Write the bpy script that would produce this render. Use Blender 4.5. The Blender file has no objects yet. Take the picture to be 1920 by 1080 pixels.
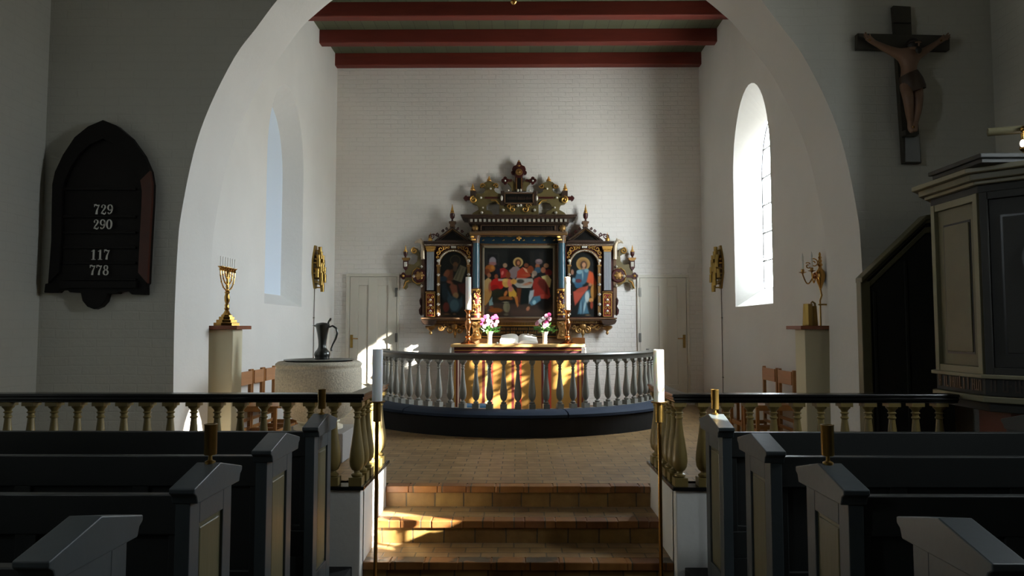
import bpy, bmesh, math, random
from mathutils import Vector, Matrix
random.seed(7)
PI = math.pi
scn = bpy.context.scene
COL = scn.collection
# ------------------------------------------------------------------ camera
F = 1300.0
EYE = Vector((0, 0, 1.79))
ZC = 0.504            # choir floor level
cam_d = bpy.data.cameras.new('camera')
cam = bpy.data.objects.new('camera', cam_d)
COL.objects.link(cam)
cam_d.sensor_width = 36.0
cam_d.lens = F * 36.0 / 1920.0
cam_d.clip_end = 200
R3 = Matrix.Rotation(math.atan(11 / F), 3, 'Z') @ Matrix.Rotation(PI / 2 + math.atan(75 / F), 3, 'X')
cam.location = EYE
cam.rotation_euler = R3.to_euler()
scn.camera = cam


def U(px, py, Y):
    d = R3 @ Vector(((px - 960) / F, -(py - 540) / F, -1.0))
    return EYE + d * (Y / d.y)


def UX(px, py, X):
    d = R3 @ Vector(((px - 960) / F, -(py - 540) / F, -1.0))
    return EYE + d * (X / d.x)


def P2(px, py, Y):
    p = U(px, py, Y)
    return (p.x, p.z)


# ------------------------------------------------------------------ materials
def lin(c):
    return tuple(((v / 255) / 12.92 if v / 255 <= 0.04045 else ((v / 255 + 0.055) / 1.055) ** 2.4) for v in c)


def mat(name, c, rough=0.5, metal=0.0, bump=None, var=None, coat=0.0, spec=None, stretch=None):
    """c: sRGB 0..255 albedo. bump=(scale,strength). var=(scale, factor) darkens with noise."""
    m = bpy.data.materials.new(name)
    m.use_nodes = True
    nt = m.node_tree
    b = nt.nodes['Principled BSDF']
    col = lin(c)
    b.inputs['Base Color'].default_value = (*col, 1)
    b.inputs['Roughness'].default_value = rough
    b.inputs['Metallic'].default_value = metal
    if coat:
        b.inputs['Coat Weight'].default_value = coat
        b.inputs['Coat Roughness'].default_value = 0.15
    if spec is not None:
        b.inputs['Specular IOR Level'].default_value = spec
    tc = nt.nodes.new('ShaderNodeTexCoord')
    vec = tc.outputs['Object']
    if stretch:
        mp = nt.nodes.new('ShaderNodeMapping')
        mp.inputs['Scale'].default_value = stretch
        nt.links.new(vec, mp.inputs['Vector'])
        vec = mp.outputs['Vector']
    if var:
        n = nt.nodes.new('ShaderNodeTexNoise')
        n.inputs['Scale'].default_value = var[0]
        n.inputs['Detail'].default_value = 6
        nt.links.new(vec, n.inputs['Vector'])
        r = nt.nodes.new('ShaderNodeValToRGB')
        r.color_ramp.elements[0].position = 0.3
        r.color_ramp.elements[1].position = 0.72
        r.color_ramp.elements[0].color = (*[v * var[1] for v in col], 1)
        r.color_ramp.elements[1].color = (*col, 1)
        nt.links.new(n.outputs['Fac'], r.inputs['Fac'])
        nt.links.new(r.outputs['Color'], b.inputs['Base Color'])
    if bump:
        n2 = nt.nodes.new('ShaderNodeTexNoise')
        n2.inputs['Scale'].default_value = bump[0]
        n2.inputs['Detail'].default_value = 5
        nt.links.new(vec, n2.inputs['Vector'])
        bp = nt.nodes.new('ShaderNodeBump')
        bp.inputs['Strength'].default_value = bump[1]
        bp.inputs['Distance'].default_value = 0.01
        nt.links.new(n2.outputs['Fac'], bp.inputs['Height'])
        nt.links.new(bp.outputs['Normal'], b.inputs['Normal'])
    return m


def mat_limewash(name, axis, c=(226, 223, 217), course=0.078, strength=0.35, mortar_amt=0.5):
    """white-washed brickwork: axis 'x' = wall in the XZ plane, 'y' = wall in the YZ plane"""
    m = bpy.data.materials.new(name)
    m.use_nodes = True
    nt = m.node_tree
    N = nt.nodes.new
    L = nt.links.new
    b = nt.nodes['Principled BSDF']
    b.inputs['Roughness'].default_value = 0.75
    b.inputs['Specular IOR Level'].default_value = 0.25
    tc = N('ShaderNodeTexCoord')
    sp = N('ShaderNodeSeparateXYZ')
    cb = N('ShaderNodeCombineXYZ')
    L(tc.outputs['Object'], sp.inputs[0])
    L(sp.outputs['X' if axis == 'x' else 'Y'], cb.inputs['X'])
    L(sp.outputs['Z'], cb.inputs['Y'])
    warp = N('ShaderNodeTexNoise')
    warp.inputs['Scale'].default_value = 3.0
    L(tc.outputs['Object'], warp.inputs['Vector'])
    ws = N('ShaderNodeVectorMath')
    ws.operation = 'SCALE'
    ws.inputs['Scale'].default_value = 0.03
    L(warp.outputs['Color'], ws.inputs[0])
    ad = N('ShaderNodeVectorMath')
    L(cb.outputs[0], ad.inputs[0])
    L(ws.outputs[0], ad.inputs[1])
    br = N('ShaderNodeTexBrick')
    br.inputs['Scale'].default_value = 1.0
    br.inputs['Brick Width'].default_value = 0.24
    br.inputs['Row Height'].default_value = course
    br.inputs['Mortar Size'].default_value = 0.008
    br.inputs['Mortar Smooth'].default_value = 0.6
    br.inputs['Bias'].default_value = 0.0
    L(ad.outputs[0], br.inputs['Vector'])
    inv = N('ShaderNodeMath')
    inv.operation = 'MULTIPLY'
    inv.inputs[1].default_value = -mortar_amt
    L(br.outputs['Fac'], inv.inputs[0])
    n = N('ShaderNodeTexNoise')
    n.inputs['Scale'].default_value = 14
    n.inputs['Detail'].default_value = 8
    n.inputs['Roughness'].default_value = 0.65
    L(tc.outputs['Object'], n.inputs['Vector'])
    sm = N('ShaderNodeMath')
    sm.operation = 'ADD'
    L(inv.outputs[0], sm.inputs[0])
    L(n.outputs['Fac'], sm.inputs[1])
    bp = N('ShaderNodeBump')
    bp.inputs['Strength'].default_value = strength
    bp.inputs['Distance'].default_value = 0.02
    L(sm.outputs[0], bp.inputs['Height'])
    L(bp.outputs['Normal'], b.inputs['Normal'])
    n3 = N('ShaderNodeTexNoise')
    n3.inputs['Scale'].default_value = 1.3
    n3.inputs['Detail'].default_value = 6
    L(tc.outputs['Object'], n3.inputs['Vector'])
    r = N('ShaderNodeValToRGB')
    col = lin(c)
    r.color_ramp.elements[0].position = 0.3
    r.color_ramp.elements[1].position = 0.7
    r.color_ramp.elements[0].color = (*[v * 0.93 for v in col], 1)
    r.color_ramp.elements[1].color = (*col, 1)
    L(n3.outputs['Fac'], r.inputs['Fac'])
    mx = N('ShaderNodeMixRGB')
    mx.blend_type = 'MULTIPLY'
    L(r.outputs['Color'], mx.inputs['Color1'])
    mr = N('ShaderNodeMath')
    mr.operation = 'MULTIPLY'
    mr.inputs[1].default_value = 0.10 * mortar_amt
    L(br.outputs['Fac'], mr.inputs[0])
    L(mr.outputs[0], mx.inputs['Fac'])
    mx.inputs['Color2'].default_value = (0.3, 0.29, 0.27, 1)
    L(mx.outputs['Color'], b.inputs['Base Color'])
    return m


def mat_brick(name, plane, bw, rh, c1, c2, mortar, rough=0.5, offs=(0, 0)):
    m = bpy.data.materials.new(name)
    m.use_nodes = True
    nt = m.node_tree
    N = nt.nodes.new
    L = nt.links.new
    b = nt.nodes['Principled BSDF']
    b.inputs['Roughness'].default_value = rough
    tc = N('ShaderNodeTexCoord')
    sp = N('ShaderNodeSeparateXYZ')
    cb = N('ShaderNodeCombineXYZ')
    L(tc.outputs['Object'], sp.inputs[0])
    a0 = N('ShaderNodeMath'); a0.inputs[1].default_value = offs[0] + 20
    a1 = N('ShaderNodeMath'); a1.inputs[1].default_value = offs[1] + 20
    L(sp.outputs[plane[0]], a0.inputs[0])
    L(sp.outputs[plane[1]], a1.inputs[0])
    L(a0.outputs[0], cb.inputs['X'])
    L(a1.outputs[0], cb.inputs['Y'])
    nz = N('ShaderNodeTexNoise')
    nz.inputs['Scale'].default_value = 6
    L(tc.outputs['Object'], nz.inputs['Vector'])
    ws = N('ShaderNodeVectorMath'); ws.operation = 'SCALE'
    ws.inputs['Scale'].default_value = 0.012
    L(nz.outputs['Color'], ws.inputs[0])
    ad = N('ShaderNodeVectorMath')
    L(cb.outputs[0], ad.inputs[0]); L(ws.outputs[0], ad.inputs[1])
    br = N('ShaderNodeTexBrick')
    br.inputs['Scale'].default_value = 1.0
    br.inputs['Brick Width'].default_value = bw
    br.inputs['Row Height'].default_value = rh
    br.inputs['Mortar Size'].default_value = 0.006
    br.inputs['Mortar Smooth'].default_value = 0.3
    br.inputs['Color1'].default_value = (*lin(c1), 1)
    br.inputs['Color2'].default_value = (*lin(c2), 1)
    br.inputs['Mortar'].default_value = (*lin(mortar), 1)
    L(ad.outputs[0], br.inputs['Vector'])
    n = N('ShaderNodeTexNoise')
    n.inputs['Scale'].default_value = 9
    n.inputs['Detail'].default_value = 8
    L(tc.outputs['Object'], n.inputs['Vector'])
    r = N('ShaderNodeValToRGB')
    r.color_ramp.elements[0].position = 0.3
    r.color_ramp.elements[1].position = 0.7
    r.color_ramp.elements[0].color = (0.55, 0.5, 0.45, 1)
    r.color_ramp.elements[1].color = (1, 1, 1, 1)
    L(n.outputs['Fac'], r.inputs['Fac'])
    mx = N('ShaderNodeMixRGB'); mx.blend_type = 'MULTIPLY'
    mx.inputs['Fac'].default_value = 0.8
    L(br.outputs['Color'], mx.inputs['Color1']); L(r.outputs['Color'], mx.inputs['Color2'])
    L(mx.outputs['Color'], b.inputs['Base Color'])
    iv = N('ShaderNodeMath'); iv.operation = 'MULTIPLY'; iv.inputs[1].default_value = -1.5
    L(br.outputs['Fac'], iv.inputs[0])
    sm = N('ShaderNodeMath')
    L(iv.outputs[0], sm.inputs[0]); L(n.outputs['Fac'], sm.inputs[1])
    bp = N('ShaderNodeBump')
    bp.inputs['Strength'].default_value = 0.5
    bp.inputs['Distance'].default_value = 0.006
    L(sm.outputs[0], bp.inputs['Height']); L(bp.outputs['Normal'], b.inputs['Normal'])
    return m


def mat_stripes(name, axis, pitch, gap, c, cgap, rough=0.6):
    """boards: thin dark gap every pitch along axis"""
    m = bpy.data.materials.new(name)
    m.use_nodes = True
    nt = m.node_tree
    N = nt.nodes.new
    L = nt.links.new
    b = nt.nodes['Principled BSDF']
    b.inputs['Roughness'].default_value = rough
    tc = N('ShaderNodeTexCoord'); sp = N('ShaderNodeSeparateXYZ')
    L(tc.outputs['Object'], sp.inputs[0])
    a = N('ShaderNodeMath'); a.inputs[1].default_value = 50
    L(sp.outputs[axis], a.inputs[0])
    d = N('ShaderNodeMath'); d.operation = 'DIVIDE'; d.inputs[1].default_value = pitch
    L(a.outputs[0], d.inputs[0])
    fr = N('ShaderNodeMath'); fr.operation = 'FRACT'
    L(d.outputs[0], fr.inputs[0])
    fl = N('ShaderNodeMath'); fl.operation = 'FLOOR'
    L(d.outputs[0], fl.inputs[0])
    wn = N('ShaderNodeTexWhiteNoise'); wn.noise_dimensions = '1D'
    L(fl.outputs[0], wn.inputs['W'])
    lt = N('ShaderNodeMath'); lt.operation = 'LESS_THAN'; lt.inputs[1].default_value = gap / pitch
    L(fr.outputs[0], lt.inputs[0])
    mv = N('ShaderNodeMixRGB'); mv.inputs['Color1'].default_value = (*lin(c), 1)
    mv.inputs['Color2'].default_value = (*[v * 0.75 for v in lin(c)], 1)
    L(wn.outputs['Value'], mv.inputs['Fac'])
    mx = N('ShaderNodeMixRGB')
    mx.inputs['Color2'].default_value = (*lin(cgap), 1)
    L(mv.outputs['Color'], mx.inputs['Color1'])
    L(lt.outputs[0], mx.inputs['Fac'])
    L(mx.outputs['Color'], b.inputs['Base Color'])
    return m


def mat_attr(name, rough=0.35):
    m = bpy.data.materials.new(name)
    m.use_nodes = True
    nt = m.node_tree
    b = nt.nodes['Principled BSDF']
    b.inputs['Roughness'].default_value = rough
    at = nt.nodes.new('ShaderNodeAttribute')
    at.attribute_name = 'paint'
    nt.links.new(at.outputs['Color'], b.inputs['Base Color'])
    return m


M = dict(
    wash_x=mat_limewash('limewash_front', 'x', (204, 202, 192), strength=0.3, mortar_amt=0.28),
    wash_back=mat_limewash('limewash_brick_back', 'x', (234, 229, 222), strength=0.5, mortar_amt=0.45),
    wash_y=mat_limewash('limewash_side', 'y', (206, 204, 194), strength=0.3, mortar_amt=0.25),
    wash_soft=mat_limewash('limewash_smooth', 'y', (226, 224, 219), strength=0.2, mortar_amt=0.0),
    niche=mat('niche_skylight_tint', (214, 226, 240), 0.8, bump=(3, 0.1)),  # bluish skylight on the niche back is painted into this colour
    plaster=mat('plaster_white', (222, 220, 214), 0.8, bump=(18, 0.25)),
    plinth_cream=mat('cream_paint', (214, 206, 176), 0.7, bump=(20, 0.08)),
    floor=mat_brick('paving_brick', 'XY', 0.235, 0.118, (160, 130, 88), (134, 106, 70), (92, 82, 64), 0.42),
    riser=mat_brick('riser_brick', 'XZ', 0.235, 0.168, (158, 124, 68), (130, 96, 52), (84, 72, 54), 0.5, (0.06, 0.161)),
    nosing=mat_brick('nosing_brick', 'XZ', 0.235, 0.2, (158, 108, 54), (122, 76, 42), (80, 68, 50), 0.45, (0.0, 0.02)),
    beam=mat('red_painted_beam', (112, 38, 24), 0.6, bump=(8, 0.2), var=(5, 0.75), stretch=(0.4, 3, 3)),
    boards=mat_stripes('grey_green_boards', 'X', 0.2, 0.006, (92, 96, 74), (36, 38, 28)),
    nave_ceiling=mat('nave_ceiling_boards', (62, 56, 46), 0.8),
    door=mat('door_cream_paint', (214, 208, 194), 0.45, var=(2, 0.95)),
    pew=mat('pew_blue_grey_paint', (62, 69, 72), 0.42, bump=(30, 0.06), var=(6, 0.9)),
    pew_panel=mat('pew_olive_panel', (96, 92, 66), 0.4, bump=(24, 0.12), var=(10, 0.75), stretch=(1, 1, 0.15)),
    pew_dark=mat('pew_dark_paint', (37, 39, 38), 0.45, bump=(30, 0.06)),
    rail_black=mat('black_rail_paint', (20, 19, 18), 0.22),
    ochre=mat('ochre_olive_paint', (126, 108, 62), 0.35, bump=(30, 0.05), var=(12, 0.85)),
    rail_grey=mat('warm_grey_paint', (134, 132, 124), 0.35),
    rail_grey_dark=mat('dark_grey_paint', (88, 86, 80), 0.35),
    cushion=mat('blue_velvet', (15, 33, 54), 0.85, bump=(60, 0.15)),
    cushion_light=mat('light_blue_velvet', (60, 104, 138), 0.8, bump=(60, 0.15)),
    plinth_black=mat('black_plinth_paint', (7, 6, 6), 0.85, var=(3, 0.6)),
    brass=mat('polished_brass', (196, 152, 84), 0.22, 1.0, bump=(40, 0.04)),
    brass_old=mat('aged_brass', (150, 122, 66), 0.36, 1.0, bump=(25, 0.15)),
    copper=mat('rosy_brass', (206, 140, 92), 0.18, 1.0),
    steel=mat('grey_hinge_metal', (120, 118, 112), 0.4, 0.9),
    pewter=mat('dark_pewter', (92, 94, 92), 0.3, 0.9, bump=(12, 0.2)),
    wax=mat('white_candle_wax', (236, 234, 230), 0.45),
    wax_blue=mat('grey_white_wax', (238, 242, 248), 0.5),
    granite=mat('granite', (220, 210, 188), 0.75, bump=(70, 0.5), var=(70, 0.6)),
    limestone=mat('limestone', (214, 206, 186), 0.75, bump=(40, 0.3)),
    granite_pale=mat('pale_grey_stone', (150, 146, 142), 0.75, bump=(50, 0.3)),
    beech=mat('oiled_beech', (164, 112, 58), 0.4, var=(8, 0.8), stretch=(2, 2, 0.4)),
    beech_pale=mat('pale_wood_panel', (178, 126, 84), 0.5, var=(8, 0.85), stretch=(0.5, 0.5, 4)),
    shelf=mat('brown_shelf_wood', (128, 72, 42), 0.4, var=(8, 0.8)),
    board_wood=mat('dark_walnut', (14, 8, 6), 0.55, spec=0.25, var=(6, 0.6), bump=(12, 0.2), stretch=(1, 1, 5)),
    board_lit=mat('walnut_lit_side', (84, 34, 16), 0.3, var=(6, 0.7)),  # right edge of the hymn board: side light put into the walnut colour
    digit=mat('ivory_white', (226, 224, 214), 0.6),
    maroon=mat('maroon_paint', (66, 20, 16), 0.35, var=(20, 0.8)),
    black=mat('black_lacquer', (14, 12, 10), 0.3),
    darkmould=mat('brown_black_moulding', (62, 46, 36), 0.35, var=(15, 0.8)),
    umber=mat('umber_moulding', (108, 82, 60), 0.35, var=(15, 0.8)),
    olive=mat('olive_brown_fretwork', (104, 90, 52), 0.45, var=(12, 0.8)),
    gold=mat('gilding', (206, 158, 82), 0.36, 0.75, bump=(60, 0.3)),
    gold_dull=mat('dull_gilding', (150, 114, 66), 0.4, 0.7, bump=(60, 0.3)),
    jewel=mat('silvered_stud', (226, 220, 206), 0.25, 0.4),
    altar_blue=mat('blue_paint', (52, 84, 98), 0.2),
    altar_navy=mat('navy_paint', (24, 46, 60), 0.35),
    silver_flute=mat('silver_grey_flutes', (180, 188, 192), 0.35, 0.2),
    frame_grey=mat('grey_gilt_frame', (138, 126, 106), 0.35, 0.3),
    flesh_grey=mat('silvered_beast', (196, 178, 152), 0.35, 0.4),
    altar_red=mat('crimson_paint', (124, 38, 28), 0.4),
    altar_wood=mat('altar_top_wood', (206, 168, 112), 0.35, var=(8, 0.85)),
    plum=mat('plum_velvet', (84, 28, 38), 0.75, bump=(50, 0.2)),
    brown_wood=mat('brown_wood', (136, 84, 40), 0.4, var=(10, 0.8)),
    cross=mat('cross_dark_wood', (58, 54, 44), 0.5, var=(8, 0.8)),
    cross_pale=mat('cross_pale_plate', (158, 160, 160), 0.6, var=(4, 0.8)),
    skin=mat('painted_flesh', (136, 104, 82), 0.45, var=(14, 0.85)),
    loin=mat('dark_loincloth', (60, 44, 30), 0.5),
    hair=mat('dark_hair', (30, 22, 16), 0.5),
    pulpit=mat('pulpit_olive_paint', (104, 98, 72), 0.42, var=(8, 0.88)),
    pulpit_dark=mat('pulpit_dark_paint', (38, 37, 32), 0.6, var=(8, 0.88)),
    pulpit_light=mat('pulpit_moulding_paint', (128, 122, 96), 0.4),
    pulpit_red=mat('red_brown_panel', (98, 44, 26), 0.4),
    porcelain=mat('white_porcelain', (232, 230, 226), 0.2),
    paper=mat('white_paper', (240, 236, 226), 0.7),
    leaf=mat('green_leaf', (58, 104, 40), 0.5),
    pinkp=mat('magenta_petal', (190, 62, 118), 0.6),
    pinkl=mat('pale_pink_petal', (214, 150, 176), 0.6),
    whitep=mat('white_petal', (238, 232, 232), 0.6),
    cable=mat('grey_cable', (110, 100, 92), 0.5),
    lead=mat('window_lead', (70, 70, 72), 0.5, 0.5),
    paint=mat_attr('oil_painting'),
)
gm = bpy.data.materials.new('window_glass')
gm.use_nodes = True
_nt = gm.node_tree
_nt.nodes.clear()
_o = _nt.nodes.new('ShaderNodeOutputMaterial')
_t = _nt.nodes.new('ShaderNodeBsdfTransparent')
_t.inputs['Color'].default_value = (0.95, 0.97, 0.97, 1)
_g = _nt.nodes.new('ShaderNodeBsdfGlossy')
_g.inputs['Roughness'].default_value = 0.05
_x = _nt.nodes.new('ShaderNodeMixShader')
_x.inputs[0].default_value = 0.05
_nt.links.new(_t.outputs[0], _x.inputs[1])
_nt.links.new(_g.outputs[0], _x.inputs[2])
_nt.links.new(_x.outputs[0], _o.inputs[0])
M['glass'] = gm
lm = bpy.data.materials.new('glint_glow')
lm.use_nodes = True
_b = lm.node_tree.nodes['Principled BSDF']
_b.inputs['Emission Color'].default_value = (1, .85, .7, 1)
_b.inputs['Emission Strength'].default_value = 6
M['glow'] = lm
for _k in ('wax', 'wax_blue'):
    _b = M[_k].node_tree.nodes['Principled BSDF']
    _b.inputs['Subsurface Weight'].default_value = 0.6
    _b.inputs['Subsurface Radius'].default_value = (0.03, 0.025, 0.02)
    _b.inputs['Subsurface Scale'].default_value = 1.0


# ------------------------------------------------------------------ mesh helpers
def origin_of(o):
    v = Vector((0, 0, 0))
    while o is not None:
        v += o.location
        o = o.parent
    return v


class MB:
    def __init__(self):
        self.bm = bmesh.new()

    def box(self, x0, x1, y0, y1, z0, z1):
        bm = self.bm
        v = [bm.verts.new(p) for p in ((x0, y0, z0), (x1, y0, z0), (x1, y1, z0), (x0, y1, z0), (x0, y0, z1), (x1, y0, z1), (x1, y1, z1), (x0, y1, z1))]
        for f in ((0, 3, 2, 1), (4, 5, 6, 7), (0, 1, 5, 4), (1, 2, 6, 5), (2, 3, 7, 6), (3, 0, 4, 7)):
            bm.faces.new([v[i] for i in f])
        return self

    def prism(self, pts, ax, a, b):
        """pts 2-D polygon; ax 'y': pts are (x,z) extruded along y from a to b; 'x': (y,z); 'z': (x,y)"""
        mk = {'y': lambda p, t: (p[0], t, p[1]), 'x': lambda p, t: (t, p[0], p[1]), 'z': lambda p, t: (p[0], p[1], t)}[ax]
        A = [self.bm.verts.new(mk(p, a)) for p in pts]
        B = [self.bm.verts.new(mk(p, b)) for p in pts]
        self.bm.faces.new(A)
        self.bm.faces.new(B[::-1])
        n = len(pts)
        for i in range(n):
            self.bm.faces.new((A[i], B[i], B[(i + 1) % n], A[(i + 1) % n]))
        return self

    def pp(self, pts, Y, th):
        """prism from pixel outline standing at depth Y (front), th thick"""
        return self.prism([P2(x, y, Y) for x, y in pts], 'y', Y, Y + th)

    def pbox(self, x0, x1, y0, y1, Y, th):
        return self.pp([(x0, y1), (x1, y1), (x1, y0), (x0, y0)], Y, th)

    def lathe(self, prof, c, n=16, axis='z', ang=2 * PI):
        """prof: (r, h) list; c: (x,y,z) centre the h is measured from"""
        rings = []
        for r, h in prof:
            ring = []
            for i in range(n):
                a = ang * i / n
                u, w = r * math.cos(a), r * math.sin(a)
                if axis == 'z':
                    p = (c[0] + u, c[1] + w, c[2] + h)
                elif axis == 'y':
                    p = (c[0] + u, c[1] + h, c[2] + w)
                else:
                    p = (c[0] + h, c[1] + u, c[2] + w)
                ring.append(self.bm.verts.new(p))
            rings.append(ring)
        for k in range(len(rings) - 1):
            for i in range(n):
                j = (i + 1) % n
                self.bm.faces.new((rings[k][i], rings[k][j], rings[k + 1][j], rings[k + 1][i]))
        for ring in (rings[0], rings[-1]):
            try:
                self.bm.faces.new(ring)
            except ValueError:
                pass
        return self

    def plathe(self, cx, Y, prof, n=14):
        """vertical lathe from pixels: prof = [(half width px, y px)...]"""
        c = U(cx, prof[0][1], Y)
        pr = []
        for hw, y in prof:
            p = U(cx, y, Y)
            q = U(cx + hw, y, Y)
            pr.append((max(q.x - p.x, 0.0005), p.z))
        pr.sort(key=lambda t: t[1]) if False else None
        return self.lathe(pr, (c.x, Y, 0), n)

    def tube(self, pts, r, n=8, closed=False):
        pts = [Vector(p) for p in pts]
        rr = r if isinstance(r, (list, tuple)) else [r] * len(pts)
        rings = []
        up = None
        for i, p in enumerate(pts):
            if closed:
                t = (pts[(i + 1) % len(pts)] - pts[i - 1]).normalized()
            else:
                t = (pts[min(i + 1, len(pts) - 1)] - pts[max(i - 1, 0)]).normalized()
            if up is None:
                up = Vector((0, 0, 1)) if abs(t.z) < 0.9 else Vector((0, 1, 0))
            s = t.cross(up)
            if s.length < 1e-4:
                s = t.cross(Vector((1, 0, 0)))
            s.normalize()
            w = s.cross(t).normalized()
            up = w
            rings.append([self.bm.verts.new(p + (s * math.cos(2 * PI * k / n) + w * math.sin(2 * PI * k / n)) * rr[i]) for k in range(n)])
        m = len(rings)
        for k in range(m if closed else m - 1):
            a, b = rings[k], rings[(k + 1) % m]
            for i in range(n):
                j = (i + 1) % n
                self.bm.faces.new((a[i], a[j], b[j], b[i]))
        if not closed:
            self.bm.faces.new(rings[0])
            self.bm.faces.new(rings[-1])
        return self

    def ball(self, c, r, s=(1, 1, 1), u=12, v=8):
        mtx = Matrix.Translation(c) @ Matrix.Diagonal((s[0], s[1], s[2], 1))
        bmesh.ops.create_uvsphere(self.bm, u_segments=u, v_segments=v, radius=r, matrix=mtx)
        return self

    def loose(self, name, m, parent=None, **kw):
        """build every connected piece as an object of its own"""
        bm = self.bm
        seen = set()
        out = []
        bm.verts.ensure_lookup_table()
        for v in bm.verts:
            if v in seen:
                continue
            isl, st_ = [], [v]
            seen.add(v)
            while st_:
                a = st_.pop()
                isl.append(a)
                for e in a.link_edges:
                    q = e.other_vert(a)
                    if q not in seen:
                        seen.add(q)
                        st_.append(q)
            nb = MB()
            mp = {a: nb.bm.verts.new(a.co) for a in isl}
            fs = {f for a in isl for f in a.link_faces}
            for f in fs:
                nb.bm.faces.new([mp[a] for a in f.verts])
            out.append(nb.build(name, m, parent, **kw))
        bm.free()
        return out

    def build(self, name, m, parent=None, smooth=False, bevel=0, angle=None):
        bmesh.ops.recalc_face_normals(self.bm, faces=self.bm.faces[:])
        if parent is not None:
            bmesh.ops.translate(self.bm, verts=self.bm.verts[:], vec=-origin_of(parent))
        me = bpy.data.meshes.new(name)
        self.bm.to_mesh(me)
        self.bm.free()
        o = bpy.data.objects.new(name, me)
        COL.objects.link(o)
        o.parent = parent
        me.materials.append(M[m] if isinstance(m, str) else m)
        if smooth:
            me.polygons.foreach_set('use_smooth', [True] * len(me.polygons))
            es = o.modifiers.new('split', 'EDGE_SPLIT')
            es.split_angle = math.radians(angle or 40)
        if bevel:
            bv = o.modifiers.new('bevel', 'BEVEL')
            bv.width = bevel
            bv.segments = 2
            bv.limit_method = 'ANGLE'
        return o


def thing(name, label, cat, loc=(0, 0, 0), group=None):
    o = bpy.data.objects.new(name, None)
    o.empty_display_size = 0.1
    COL.objects.link(o)
    o.location = loc
    return tag(o, label, cat, group)


def tag(o, label, cat, group=None):
    o['label'] = label
    o['category'] = cat
    if group:
        o['group'] = group
    return o


def struct(o):
    o['kind'] = 'structure'
    return o


def dup(src, parent):
    c = src.copy()
    COL.objects.link(c)
    c.parent = parent
    return c


def spiral(c, r0, r1, a0, turns, n=22, plane='xz'):
    """points of a scroll in the XZ plane around c"""
    out = []
    for i in range(n):
        t = i / (n - 1)
        a = a0 + turns * 2 * PI * t
        r = r0 + (r1 - r0) * t
        out.append((c[0] + r * math.cos(a), c[1], c[2] + r * math.sin(a)))
    return out
SKY, SUN, EXPO = 60, 90, 0.1
# ================================================================== the building
NX = abs(U(1862, 150, 5.93).x)          # half width of the nave
CX = 3.11                                # half width of the choir
YB = 11.7                                # east wall
YA, YA2 = 5.93, 6.5                      # chancel arch wall
HC = U(973, 125, 11.62).z + 0.0          # underside of the beams
HN = 7.4


def wall_open(name, ax, at, u0, u1, v0, v1, uc, prof, inner, depth, m, back=None):
    """wall face with an arched opening and a splayed reveal.
    ax 'x': the wall is the plane X=at, u=Y ; prof/inner = [(half width, z)...] bottom to apex"""
    bm = bmesh.new()

    def V(u, v, d=0.0):
        s = 1 if at > 0 else -1
        return bm.verts.new((at + s * d, u, v))

    def quad(*p):
        bm.faces.new(p)
    zb, zt = prof[0][1], prof[-1][1]
    for (a0, a1, b0, b1) in ((u0, u1, v0, zb), (u0, u1, zt, v1)):
        quad(V(a0, b0), V(a1, b0), V(a1, b1), V(a0, b1))
    for s in (-1, 1):
        e = u0 if s < 0 else u1
        for i in range(len(prof) - 1):
            (h0, z0), (h1, z1) = prof[i], prof[i + 1]
            quad(V(e, z0), V(uc + s * h0, z0), V(uc + s * h1, z1), V(e, z1))
            (k0, w0), (k1, w1) = inner[i], inner[i + 1]
            quad(V(uc + s * h0, z0), V(uc + s * k0, w0, depth), V(uc + s * k1, w1, depth), V(uc + s * h1, z1))
    (h0, z0), (k0, w0) = prof[0], inner[0]
    quad(V(uc - h0, z0), V(uc + h0, z0), V(uc + k0, w0, depth), V(uc - k0, w0, depth))
    bmesh.ops.remove_doubles(bm, verts=bm.verts[:], dist=0.0005)
    bmesh.ops.recalc_face_normals(bm, faces=bm.faces[:])
    me = bpy.data.meshes.new(name)
    bm.to_mesh(me)
    bm.free()
    o = bpy.data.objects.new(name, me)
    COL.objects.link(o)
    me.materials.append(M[m])
    return struct(o)


def arch_prof(hw, z0, zs, zt, n=10, taper=0.0):
    """half-width profile of a round-topped opening; last point is the apex"""
    out = [(hw, z0), (hw, (z0 + zs) / 2)]
    for i in range(n + 1):
        a = (PI / 2) * i / n
        out.append((hw * math.cos(a), zs + (zt - zs) * math.sin(a)))
    out[-1] = (0.0, zt)
    return out


# choir side walls; the south one has the real window, the north one a blind niche
wp = arch_prof(0.73, EYE.z + 0.30, EYE.z + 2.15, EYE.z + 3.27)
wi = arch_prof(0.44, EYE.z + 0.54, EYE.z + 2.1, EYE.z + 2.85)
ni = arch_prof(0.60, EYE.z + 0.46, EYE.z + 2.1, EYE.z + 3.05)
WY = 9.2
wall_open('wall_right_choir', 'x', CX, YA2, YB, -0.3, HC + 0.6, WY, wp, wi, 0.30, 'wash_soft')
wall_open('wall_left_choir', 'x', -CX, YA2, YB, -0.3, HC + 0.6, WY, wp, ni, 0.26, 'wash_soft')
# blind back of the niche
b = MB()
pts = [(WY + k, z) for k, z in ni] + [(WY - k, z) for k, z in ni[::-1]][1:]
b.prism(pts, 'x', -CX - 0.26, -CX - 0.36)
struct(b.build('wall_niche_back', 'niche'))


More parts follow.
